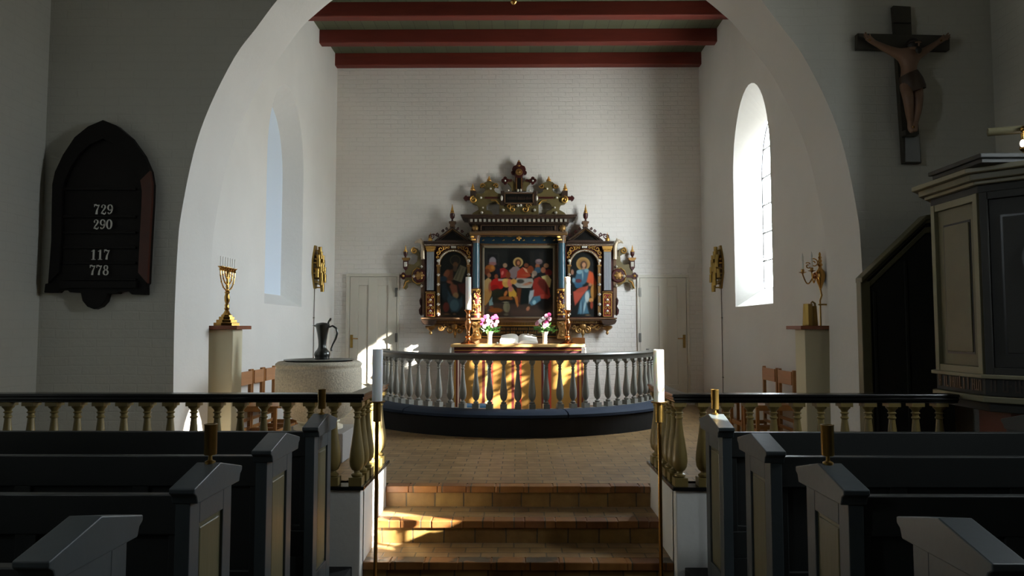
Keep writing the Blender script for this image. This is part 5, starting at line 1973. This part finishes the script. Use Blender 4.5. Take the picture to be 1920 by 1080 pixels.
side = [(90, 531), (96, 450), (97, 380), (98, 345), (103, 322), (118, 290), (140, 257), (165, 237), (193, 225), (218, 235), (245, 258), (268, 290), (281, 320), (285, 345), (284, 380), (280, 450), (276, 531)]
bl = MB()
br_ = MB()
for i in range(len(side) - 1):
    a, c = side[i], side[i + 1]
    ia, ic = inset(a, .80), inset(c, .80)
    (bl if i < 12 else br_).pp([a, c, ic, ia], YH + .005, .03)
bl.build('frame', 'board_wood', root)
br_.build('frame', 'board_lit', root)
MB().pbox(112, 255, 527, 540, YH + .0, .035).build('frame', 'board_wood', root, bevel=.004)
b = MB()
for y in (352, 404, 434, 462, 491, 522):
    b.pbox(117, 254, y, y + 4, YH + .012, .02)
b.build('number_ledge', 'board_wood', root, bevel=.003)


def stroke(b, pts, w, X, Z, S, Y):
    n = len(pts)
    L_, R_ = [], []
    for i in range(n):
        a = pts[max(i - 1, 0)]
        c = pts[min(i + 1, n - 1)]
        dx, dy = c[0] - a[0], c[1] - a[1]
        l = math.hypot(dx, dy) or 1
        nx, ny = -dy / l, dx / l
        ww = (w[i] if isinstance(w, list) else w) / 2
        L_.append((pts[i][0] + nx * ww, pts[i][1] + ny * ww))
        R_.append((pts[i][0] - nx * ww, pts[i][1] - ny * ww))
    for i in range(n - 1):
        q = [L_[i], L_[i + 1], R_[i + 1], R_[i]]
        b.prism([(X + x * S, Z + y * S) for x, y in q], 'y', Y - .003, Y)


def arcp(cx, cy, rx, ry, a0, a1, n=16):
    return [(cx + rx * math.cos(math.radians(a0 + (a1 - a0) * i / n)), cy + ry * math.sin(math.radians(a0 + (a1 - a0) * i / n))) for i in range(n + 1)]


def tw(n, lo, hi, ph=0):
    return [lo + (hi - lo) * abs(math.cos(ph + PI * 2 * i / (n - 1))) for i in range(n)]


def digit(b, d, X, Z, S, Y):
    if d == '1':
        stroke(b, [(.3, .04), (.3, .98)], .17, X, Z, S, Y)
        stroke(b, [(.1, .03), (.5, .03)], .06, X, Z, S, Y)
        stroke(b, [(.3, .95), (.2, .86), (.08, .82)], [.1, .08, .05], X, Z, S, Y)
    elif d == '7':
        stroke(b, [(.05, .9), (.2, .95), (.36, .86), (.55, .93)], [.14, .15, .13, .05], X, Z, S, Y)
        stroke(b, [(.05, 1.0), (.06, .72)], .05, X, Z, S, Y)
        stroke(b, [(.55, .95), (.42, .65), (.32, .4), (.28, .02)], [.05, .09, .15, .2], X, Z, S, Y)
    elif d == '0':
        p = arcp(.3, .5, .22, .45, 0, 360, 28)
        stroke(b, p, tw(len(p), .05, .17), X, Z, S, Y)
    elif d == '8':
        p = arcp(.3, .74, .16, .21, 0, 360, 20)
        stroke(b, p, tw(len(p), .06, .13), X, Z, S, Y)
        p = arcp(.3, .27, .21, .24, 0, 360, 22)
        stroke(b, p, tw(len(p), .06, .15), X, Z, S, Y)
    elif d == '9':
        p = arcp(.3, .68, .2, .27, 0, 360, 22)
        stroke(b, p, tw(len(p), .05, .14), X, Z, S, Y)
        stroke(b, [(.5, .7), (.5, .45), (.43, .2), (.28, .06), (.14, .08)], [.15, .14, .11, .07, .1], X, Z, S, Y)
        stroke(b, arcp(.14, .15, .04, .04, 0, 360, 8), .06, X, Z, S, Y)
    elif d == '2':
        stroke(b, [(.13, .72), (.16, .88), (.3, .96), (.46, .86), (.48, .7), (.36, .48), (.18, .26), (.1, .1)], [.12, .06, .05, .12, .15, .12, .07, .05], X, Z, S, Y)
        stroke(b, arcp(.15, .72, .03, .03, 0, 360, 8), .08, X, Z, S, Y)
        stroke(b, [(.09, .1), (.25, .12), (.4, .04), (.52, .1), (.54, .26)], [.06, .15, .15, .08, .04], X, Z, S, Y)


ordn = ['top', 'second', 'third', 'bottom']
pos_n = ['first', 'middle', 'last']
for r_i, (txt, x0, yb) in enumerate((('729', 175, 402), ('290', 173.5, 430), ('117', 169, 487), ('778', 167, 516))):
    q = U(x0, yb, YH)
    for i, d in enumerate(txt):
        S = 19.5 / 1300 * YH
        X = U(x0 + i * 12.4, yb, YH).x
        b = MB()
        digit(b, d, X, q.z, S, YH + .004)
        o = b.build('hymn_number', 'digit')
        tag(o, 'white numeral %s, %s digit in the %s row %s on the hymn board' % (d, pos_n[i], ordn[r_i], txt), 'number', 'white numerals on the hymn board')

# ================================================================== crucifix
YX = YA - .056
root = thing('crucifix', 'large dark wooden crucifix with carved figure on the right arch wall', 'crucifix', (U(1700, 160, YX).x, YA, U(1700, 160, YX).z))
MB().pp([(1675, 10), (1708, 12), (1710, 62), (1728, 306), (1695, 306), (1679, 62)], YX, .05).build('upright', 'cross', root, bevel=.004)
MB().pp([(1608, 62), (1781, 66), (1781, 94), (1608, 91)], YX - .006, .055).build('cross_bar', 'cross', root, bevel=.004)
MB().pp([(1697.5, 252), (1723.5, 252), (1726, 303), (1698, 303)], YX - .004, .006).build('pale_plate', 'cross_pale', root)
b = MB().pp([(1674, 28), (1709, 30), (1709.5, 43), (1675, 42)], YX - .02, .03)
b.build('title_scroll', 'cross', root, bevel=.006)
# figure: one skin surface
YF = YX - .07


def Q(px, py, dy=0.0):
    return U(px, py, YF + dy)


ske = {
    'pel': (Q(1706, 152), .080), 'bel': (Q(1704, 140), .066), 'wai': (Q(1704, 128), .062), 'che': (Q(1704, 113), .082), 'sh': (Q(1706, 103, .0), .070), 'nk': (Q(1710, 98, -.01), .036), 'hd1': (Q(1713, 92, -.03), .045), 'hd': (Q(1714, 87, -.035), .050),
    'ls': (Q(1688, 102), .048), 'le': (Q(1663, 92, .01), .033), 'lw': (Q(1637, 79, .02), .022), 'lh': (Q(1630, 74.5, .02), .026), 'lh2': (Q(1624, 71, .02), .016),
    'rs': (Q(1722, 103), .046), 're': (Q(1738, 93, .01), .032), 'rw': (Q(1758, 80, .02), .022), 'rh': (Q(1765, 76, .02), .025), 'rh2': (Q(1770, 72, .02), .015),
    'lt': (Q(1699, 163, -.01), .056), 'lt2': (Q(1702, 178, -.05), .049), 'lk': (Q(1704, 193, -.07), .040), 'lc': (Q(1705, 208, -.04), .036), 'la': (Q(1708, 232, -.01), .026), 'lf': (Q(1707, 240, -.03), .028), 'lf2': (Q(1712, 249, -.05), .020),
    'rt': (Q(1718, 163, -.01), .055), 'rt2': (Q(1721, 178, -.04), .047), 'rk': (Q(1722, 192, -.06), .039), 'rc': (Q(1721, 207, -.04), .035), 'ra': (Q(1716, 231, -.02), .025), 'rf': (Q(1715, 238, -.045), .027), 'rf2': (Q(1716, 247, -.06), .019)}
ed = [('pel', 'bel'), ('bel', 'wai'), ('wai', 'che'), ('che', 'sh'), ('sh', 'nk'), ('nk', 'hd1'), ('hd1', 'hd'), ('sh', 'ls'), ('ls', 'le'), ('le', 'lw'), ('lw', 'lh'), ('lh', 'lh2'), ('sh', 'rs'), ('rs', 're'), ('re', 'rw'), ('rw', 'rh'), ('rh', 'rh2'),
      ('pel', 'lt'), ('lt', 'lt2'), ('lt2', 'lk'), ('lk', 'lc'), ('lc', 'la'), ('la', 'lf'), ('lf', 'lf2'), ('pel', 'rt'), ('rt', 'rt2'), ('rt2', 'rk'), ('rk', 'rc'), ('rc', 'ra'), ('ra', 'rf'), ('rf', 'rf2')]
for sd, h in (('l', 'lh'), ('r', 'rh')):
    hp = ske[h][0]
    sg = -1 if sd == 'l' else 1
    for k, (dx, dz, L_) in enumerate(((.045, .050, 1), (.055, .035, 1.05), (.058, .018, 1), (.05, .002, .85), (.01, .05, .7))):
        n1, n2 = h + 'f%d' % k, h + 'g%d' % k
        ske[n1] = (hp + Vector((sg * dx * .6, -.012, dz * .6)), .0085)
        ske[n2] = (hp + Vector((sg * dx * L_ * 1.05, -.03, dz * L_ * 1.1)), .0065)
        ed += [(h, n1), (n1, n2)]


def skin(ske, ed, rootk, name, m, parent, kx=1.0, sub=2):
    keys = list(ske)
    o_ = origin_of(parent)
    me_ = bpy.data.meshes.new(name)
    me_.from_pydata([tuple(ske[k_][0] - o_) for k_ in keys], [(keys.index(a), keys.index(c)) for a, c in ed], [])
    ob = bpy.data.objects.new(name, me_)
    COL.objects.link(ob)
    ob.parent = parent
    sm_ = ob.modifiers.new('skin', 'SKIN')
    lay = me_.skin_vertices[0].data if me_.skin_vertices else None
    if lay is None:
        bmx = bmesh.new()
        bmx.from_mesh(me_)
        bmx.verts.layers.skin.verify()
        bmx.to_mesh(me_)
        bmx.free()
        lay = me_.skin_vertices[0].data
    for i, k_ in enumerate(keys):
        r = ske[k_][1]
        lay[i].radius = (r * kx, r * kx)
        lay[i].use_root = (k_ == rootk)
    ss = ob.modifiers.new('sub', 'SUBSURF')
    ss.levels = sub
    ss.render_levels = sub
    me_.materials.append(M[m])
    sm_.use_smooth_shade = True
    return ob


fig = skin(ske, ed, 'pel', 'carved_figure', 'skin', root)
hd = ske['hd'][0]
b = MB()
b.ball(hd + Vector((0, .02, .018)), .056, (1.05, 1, 1.1)).ball(hd + Vector((-.045, .02, -.04)), .028, (.8, .8, 1.9)).ball(hd + Vector((.04, .02, -.045)), .026, (.8, .8, 1.7))
b.build('hair', 'hair', fig, smooth=True)
b = MB()
b.ball(hd + Vector((.006, -.052, -.052)), .026, (1, .7, 1.2))
b.build('beard', 'hair', fig, smooth=True)
b = MB()
f0 = hd + Vector((.006, -.048, .0))
b.ball(f0 + Vector((0, -.012, -.008)), .010, (.7, 1, 1.7)).ball(f0 + Vector((0, -.002, .014)), .03, (1, .35, .3)).ball(f0 + Vector((0, -.004, -.03)), .012, (1.2, .5, .5))
b.build('face_relief', 'skin', fig, smooth=True)
b = MB()
for sg in (-1, 1):
    b.ball(f0 + Vector((sg * .016, -.006, .003)), .006, (1.3, .6, .6), 8, 6)
b.loose('eye', 'hair', fig, smooth=True)
b = MB()
b.tube([hd + Vector((.056 * math.cos(a), .01 + .052 * math.sin(a), .030 + .006 * math.sin(5 * a))) for a in [i * PI / 8 for i in range(16)]], .010, 6, closed=True)
b.build('thorn_crown', 'hair', fig)
# loincloth
p0 = ske['pel'][0]
b = MB()
rings = []
lc = [(Q(1702, 139), .070, .064), (Q(1704, 146), .080, .074), (Q(1707, 154), .088, .084), (Q(1709, 162), .092, .088), (Q(1712, 168), .090, .086), (Q(1714, 173), .084, .080)]
for c, rx, ry in lc:
    rings.append([b.bm.verts.new((c.x + rx * math.cos(2 * PI * i / 20) * (1 + .04 * math.sin(5 * i)), c.y - .01 + ry * math.sin(2 * PI * i / 20), c.z + .028 * math.cos(2 * PI * i / 20))) for i in range(20)])
for k in range(len(rings) - 1):
    for i in range(20):
        b.bm.faces.new((rings[k][i], rings[k][(i + 1) % 20], rings[k + 1][(i + 1) % 20], rings[k + 1][i]))
b.ball(Q(1722, 152, -.02), .04, (.8, .8, 1)).ball(Q(1725, 164, -.02), .03, (.7, .8, 2.2))
b.build('loincloth', 'loin', fig, smooth=True)
b = MB().ball(Q(1713, 238, -.075), .010).ball(Q(1631, 75, -.01), .009).ball(Q(1765, 76, -.01), .009)
b.loose('nail', 'brass', fig, smooth=True)
MB().pp([(1697, 243), (1722, 243), (1722, 254), (1697, 254)], YF + .0, .065).build('foot_rest', 'cross', root, bevel=.006)

# ================================================================== pulpit
zt = U(1805, 332, 4.6).z
pt = thing('pulpit', 'olive and dark painted panelled pulpit in the right corner', 'pulpit', (3.75, 4.9, 0))
plan = [(3.10, 5.16), (3.10, 4.64), (3.47, 4.27), (3.99, 4.27), (NX - .005, 4.33), (NX - .005, 5.5), (3.42, 5.48)]
ctr = Vector((3.70, 4.9))


def grow(d):
    out = []
    for x, y in plan:
        v = Vector((x, y)) - ctr
        v2 = v * (1 + d / .6)
        q = ctr + v2
        out.append((min(q.x, NX - .005), q.y))
    return out


zl = U(1845, 745, 4.64).z        # bottom of tub
z_body1 = U(1822, 362, 4.64).z
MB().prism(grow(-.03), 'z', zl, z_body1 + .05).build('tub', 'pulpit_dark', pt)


def facet(i, light, cross=False):
    a, c = Vector(plan[i]), Vector(plan[i + 1])
    d = (c - a)
    Ln = d.length
    d.normalize()
    n_ = Vector((d.y, -d.x))
    if n_.dot(ctr - a) > 0:
        n_ = -n_
    zb_ = U(1845, 703, 4.64).z

    def slab(u0, u1, z0, z1, t0, t1, nm, m, bev=.004):
        p = [a + d * u0 + n_ * t0, a + d * u1 + n_ * t0, a + d * u1 + n_ * t1, a + d * u0 + n_ * t1]
        return MB().prism([(q.x, q.y) for q in p], 'z', z0, z1).build(nm, m, pt, bevel=bev)
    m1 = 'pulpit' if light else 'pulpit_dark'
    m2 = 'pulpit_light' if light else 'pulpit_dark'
    e = .045
    slab(0, e, zb_, z_body1, -.03, .022, 'corner_post', m2)
    slab(Ln - e, Ln, zb_, z_body1, -.03, .022, 'corner_post', m2)
    slab(e, Ln - e, z_body1 - .05, z_body1, -.03, .018, 'panel_rail', m2)
    slab(e, Ln - e, zb_, zb_ + .05, -.03, .018, 'panel_rail', m2)
    slab(e, Ln - e, zb_ + .05, z_body1 - .05, -.04, -.006, 'panel', m1)
    g = .10
    # sunk groove around a raised field
    slab(e + .065, Ln - e - .065, zb_ + .13, z_body1 - .16, -.008, -.0035, 'groove', 'black', 0)
    slab(e + .078, Ln - e - .078, zb_ + .145, z_body1 - .175, -.008, .004, 'raised_field', m1)
    return a, d, n_, Ln, zb_


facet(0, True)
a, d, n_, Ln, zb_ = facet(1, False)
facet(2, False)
# golden monogram on the diagonal facet
px0 = 1908
mid = a + d * (Ln * .62)
zc_ = U(1908, 482, mid.y).z
blk = MB()
ring = [(mid + d * (.105 * math.cos(t * PI / 12))) for t in range(24)]
pts3 = [Vector((q.x, q.y, zc_ + .14 * math.sin(t * PI / 12))) + Vector((n_.x, n_.y, 0)) * .006 for t, q in enumerate(ring)]
vs = [blk.bm.verts.new(p) for p in pts3]
vs2 = [blk.bm.verts.new(p + Vector((n_.x, n_.y, 0)) * .006) for p in pts3]
blk.bm.faces.new(vs)
blk.bm.faces.new(vs2[::-1])
for i in range(24):
    blk.bm.faces.new((vs[i], vs[(i + 1) % 24], vs2[(i + 1) % 24], vs2[i]))
blk.build('monogram_ground', 'black', pt)
b = MB()


def G(u, z):
    q = mid + d * u + n_ * .016
    return (q.x, q.y, zc_ + z)


b.tube([G(.0, .10), G(.0, -.09)], .006, 6).tube([G(-.07, .055), G(.07, .055)], .005, 6).tube([G(-.06, .01), G(.06, .01)], .004, 6).tube([G(-.065, -.05), G(.065, -.05)], .005, 6)
b.tube([G(-.03, .07), G(-.03, -.07)], .004, 6).tube([G(.035, .07), G(.035, -.07)], .004, 6)
b.tube([G(-.03 - .04 * math.sin(t * PI / 10), .03 * math.cos(t * PI / 10)) for t in range(11)], .004, 6)
b.tube([G(-.085, .03), G(-.06, .05), G(-.04, .03)], .003, 5)
b.build('gilt_monogram', 'gold_dull', pt, smooth=True)
# text band, base mouldings, cornice
zb0, zb1 = U(1845, 741, 4.64).z, U(1845, 706, 4.64).z
MB().prism(grow(.012), 'z', zb0, zb1).build('text_band', 'pulpit_dark', pt)
MB().prism(grow(.045), 'z', zb1 - .012, zb1 + .014).build('base_moulding', 'pulpit_light', pt, bevel=.005)
MB().prism(grow(.04), 'z', zb0 - .045, zb0 - .005).build('base_moulding', 'pulpit_light', pt, bevel=.006)
MB().prism(grow(-.02), 'z', zb0 - .11, zb0 - .04).build('base_moulding', 'pulpit_dark', pt, bevel=.006)
MB().prism(grow(-.22), 'z', .0, zb0 - .10).build('foot', 'pulpit_red', pt)
# worn gilt letters on the two visible faces of the band
for fi, n_s, mt in ((0, 11, 'umber'), (1, 12, 'darkmould')):
    g2 = grow(.0145)
    a2, c2 = Vector(g2[fi]), Vector(g2[fi + 1])
    dd = (c2 - a2)
    LL = dd.length
    dd.normalize()
    nn = Vector((dd.y, -dd.x))
    if nn.dot(ctr - a2) > 0:
        nn = -nn
    b = MB()
    u = .03
    r2 = random.Random(fi + 4)
    i = 0
    while u < LL - .03 and i < 26:
        h = .075 + (.025 if r2.random() < .25 else 0)
        w = .010
        q = [a2 + dd * u, a2 + dd * (u + w), a2 + dd * (u + w) + nn * .003, a2 + dd * u + nn * .003]
        b.prism([(p.x, p.y) for p in q], 'z', zb0 + .025, zb0 + .025 + h)
        if r2.random() < .6:
            q = [a2 + dd * u, a2 + dd * (u + .028), a2 + dd * (u + .028) + nn * .003, a2 + dd * u + nn * .003]
            zz = zb0 + .025 + r2.choice((0, .035, h - .012))
            b.prism([(p.x, p.y) for p in q], 'z', zz, zz + .010)
        u += .021 if r2.random() < .82 else .045
        i += 1
    b.build('gilt_lettering', mt, pt)
zc1 = z_body1
for g0, z0_, z1_, mt in ((.015, zc1 - .002, zc1 + .05, 'pulpit_dark'), (.05, zc1 + .05, zc1 + .075, 'pulpit_light'), (.085, zc1 + .075, zc1 + .12, 'pulpit'), (.125, zc1 + .12, zc1 + .155, 'pulpit_light')):
    MB().prism(grow(g0), 'z', z0_, z1_).build('cornice', mt, pt, bevel=.006)
# raised desk block on the cornice
zk2 = zc1 + .155
yk = 4.42
xk = U(1836, 300, yk).x
zt2 = U(1836, 288, yk).z
MB().box(xk + .015, NX - .03, yk, 4.95, zk2, zt2 - .03).build('book_desk', 'pulpit_dark', pt, bevel=.004)
MB().box(xk - .005, NX - .03, yk - .02, 4.97, zt2 - .03, zt2).build('desk_top', 'pulpit_dark', pt, bevel=.006)
# brass reading lamp over the desk
la, lb = U(1852, 248, 4.55), U(1916, 243, 4.48)
root = thing('reading_lamp', 'brass tube reading lamp over the pulpit desk', 'lamp', (lb.x, lb.y, zt2))
MB().tube([la, lb], .027, 14).build('lamp_shade', 'pulpit', root, smooth=True)
MB().ball((lb.x - .02, lb.y - .03, lb.z - .10), .016, (1, 1, 1.6)).build('glint_bead', 'glow', root, smooth=True)  # emissive bead added for the bright glint under the lamp tube
MB().tube([(lb.x + .02, lb.y, zt2), (lb.x + .02, lb.y, zt2 + .06), (lb.x + .005, lb.y, zt2 + .1), (lb.x, lb.y, lb.z)], [.02, .012, .010, .010], 10).build('lamp_arm', 'brass', root, smooth=True)
MB().ball((lb.x - .01, lb.y - .03, lb.z - .005), .022).ball((lb.x - .005, lb.y - .02, zt2 + .045), .026, (1, 1, .9)).loose('brass_knob', 'brass', root, smooth=True)
# stair parapet along the arch wall
ps = U(1612, 520, 5.7)
root = thing('pulpit_stair', 'dark panelled pulpit stair parapet with sloping handrail', 'staircase', (ps.x, 5.7, 0))
Ys = 5.70
px_top = [(1618, 528), (1738, 414), (1750, 408)]
pin = [P2(x, y, Ys) for x, y in px_top]
xe = pin[-1][0]
MB().prism([(pin[0][0], ZC), (xe, ZC), pin[2], pin[1], pin[0]], 'y', Ys, Ys + .035).build('parapet_board', 'pulpit_dark', root)
b = MB()
q0, q1, q2 = P2(1612, 521, Ys), P2(1733, 404, Ys), P2(1750, 400, Ys)
for up, dn, y0, y1 in ((0, .04, Ys - .035, Ys + .075), (.04, .07, Ys - .02, Ys + .055), (.10, .15, Ys - .012, Ys)):
    b.prism([(q0[0], q0[1] - up), (q1[0], q1[1] - up), (q2[0] + .06, q2[1] - up), (q2[0] + .06, q2[1] - dn), (q1[0], q1[1] - dn), (q0[0], q0[1] - dn)], 'y', y0, y1)
b.build('handrail', 'pulpit', root, bevel=.005)
MB().box(q0[0] - .003, q0[0] + .075, Ys - .02, Ys + .06, ZC, q0[1] - .03).build('newel_post', 'pulpit', root, bevel=.006)
b = MB()
for x0, x1 in ((.10, .125), (.36, .385)):
    xx = q0[0] + x0
    zt_ = q0[1] + (q1[1] - q0[1]) * min(1, x0 / (q1[0] - q0[0])) - .2
    b.box(xx, q0[0] + x1, Ys - .010, Ys, ZC + .1, zt_)
b.build('panel_stile', 'pulpit_dark', root, bevel=.003)
b = MB()
for i in range(6):
    b.box(q0[0] + .1 + i * .11, q0[0] + .21 + i * .11, Ys + .036, YA - .003, ZC, ZC + .18 * (i + 1))
b.build('stair_treads', 'pulpit_dark', root)
MB().box(3.02, 3.40, 5.02, 5.06, ZC + .0, ZC + .50).build('red_panel', 'pulpit_red', pt, bevel=.005)

# ================================================================== chandelier hanging in the choir (only its tip shows)
yc_ = 7.6
ct = U(963, 9, yc_)
root = thing('chandelier', 'brass chandelier whose lowest tip shows at the top edge', 'chandelier', (ct.x, yc_, ct.z))
MB().lathe([(.001, 0), (.02, .008), (.035, .03), (.03, .055), (.018, .07), (.03, .09), (.10, .16), (.14, .25), (.10, .34), (.04, .39), (.03, .45), (.06, .50), (.03, .56), (.022, .80), (.001, .82)], (ct.x, yc_, ct.z), 28).build('body', 'brass', root, smooth=True)
for i in range(8):
    a = i * PI / 4 + .3
    pts = [(ct.x + r * math.cos(a), yc_ + r * math.sin(a), ct.z + z) for r, z in ((.03, .48), (.12, .44), (.22, .30), (.33, .24), (.42, .30), (.44, .40))]
    MB().tube(pts, .010, 8).lathe([(.01, .39), (.045, .40), (.045, .405), (.016, .41), (.016, .45)], (ct.x + .44 * math.cos(a), yc_ + .44 * math.sin(a), ct.z), 12).build('arm', 'brass', root, smooth=True)
MB().tube([(ct.x, yc_, ct.z + .8), (ct.x, yc_, HC + .205)], .008, 6).build('chain', 'brass_old', root)

# ================================================================== unseen tree added outside the south window to break up the sun
dvs = Vector((-1, .446, -.52))
root = thing('tree', 'unseen leafy tree added outside the bright right-hand choir window to dapple the sun', 'tree', (5.9, 8.1, -.3))
MB().tube([(5.9, 8.10, -.3), (5.9, 8.12, 1.5), (5.9, 8.14, 3.5), (5.92, 8.15, 5.6), (5.9, 8.2, 7.2)], [.15, .12, .10, .09, .05], 12).build('trunk', 'brown_wood', root, smooth=True)
rt = random.Random(21)
lb = MB()
nl = 0
while nl < 560:  # leaves leave gaps where the sun patches should land
    yw = rt.uniform(8.70, 9.62)
    zw = rt.uniform(2.3, 4.85)
    if 8.84 < yw < 9.06 and zw > 3.7:
        continue
    if 9.40 < yw < 9.60 and 4.08 < zw:
        continue
    if yw > 9.50 and 3.3 < zw < 4.2:
        continue
    if 9.02 < yw < 9.32 and 3.45 < zw < 3.95:
        continue
    if zw < 3.5 and rt.random() < .12:
        continue
    dist = rt.uniform(1.2, 3.4)
    c = Vector((CX + .3, yw, zw)) - dvs * dist
    u = Vector((rt.uniform(-1, 1), rt.uniform(-1, 1), rt.uniform(-1, 1))).normalized()
    v = u.cross(dvs).normalized()
    u = v.cross(dvs).normalized() + .4 * u
    a, b2 = rt.uniform(.035, .06), rt.uniform(.025, .04)
    lb.bm.faces.new([lb.bm.verts.new(c + u * a * x + v * b2 * y) for x, y in ((-1, 0), (-.3, -1), (.5, -.8), (1, 0), (.5, .8), (-.3, 1))])
    nl += 1
lb.build('foliage', 'leaf', root)['kind'] = 'stuff'

# ================================================================== light
w = bpy.data.worlds.new('sky')
scn.world = w
w.use_nodes = True
bg = w.node_tree.nodes['Background']
bg.inputs['Color'].default_value = (0.85, 0.92, 1.0, 1)
wt = w.node_tree
tcw = wt.nodes.new('ShaderNodeTexCoord')
spw = wt.nodes.new('ShaderNodeSeparateXYZ')
rw = wt.nodes.new('ShaderNodeValToRGB')
wt.links.new(tcw.outputs['Generated'], spw.inputs[0])
wt.links.new(spw.outputs['Z'], rw.inputs['Fac'])
rw.color_ramp.elements[0].position = 0.0
rw.color_ramp.elements[0].color = (0.62, 0.62, 0.60, 1)
rw.color_ramp.elements[1].position = 0.04
rw.color_ramp.elements[1].color = (0.88, 0.94, 1.0, 1)
wt.links.new(rw.outputs['Color'], bg.inputs['Color'])
bg.inputs['Strength'].default_value = SKY
sd = bpy.data.lights.new('sun', 'SUN')
sd.energy = SUN
sd.angle = math.radians(.55)
sd.color = (1.0, .93, .82)
so = bpy.data.objects.new('sun', sd)
COL.objects.link(so)
dv = Vector((-1, .446, -.52))
so.rotation_euler = dv.to_track_quat('-Z', 'Y').to_euler()
so.location = (12, 4, 9)


def portal(name, X, y, z, w_, h_, s):
    l = bpy.data.lights.new(name, 'AREA')
    l.shape = 'RECTANGLE'
    l.size = h_
    l.size_y = w_
    l.cycles.is_portal = True
    o = bpy.data.objects.new(name, l)
    COL.objects.link(o)
    o.location = (X, y, z)
    o.rotation_euler = Vector((-s, 0, 0)).to_track_quat('-Z', 'Y').to_euler()
    o.rotation_euler = (0, s * PI / 2, 0)
    return o


portal('portal_choir', CX + .34, WY, (wi[0][1] + wi[-1][1]) / 2, .92, wi[-1][1] - wi[0][1] + .05, 1)
portal('portal_nave_south', NX + .32, SY, (si_[0][1] + si_[-1][1]) / 2, .46, si_[-1][1] - si_[0][1] + .05, 1)

portal('portal_north_fill', -NX - .32, NWY, (ni_[0][1] + ni_[-1][1]) / 2, .66, ni_[-1][1] - ni_[0][1] + .05, -1)
vs_ = scn.view_settings
vs_.view_transform = 'Standard'
vs_.look = 'None'
vs_.gamma = 1
vs_.use_curve_mapping = False
vs_.exposure = EXPO
cy = scn.cycles
cy.use_denoising = True
try:
    cy.denoiser = 'OPENIMAGEDENOISE'
except Exception:
    pass
cy.max_bounces = 12
cy.diffuse_bounces = 8
cy.sample_clamp_indirect = 6
cy.caustics_reflective = False
cy.caustics_refractive = False
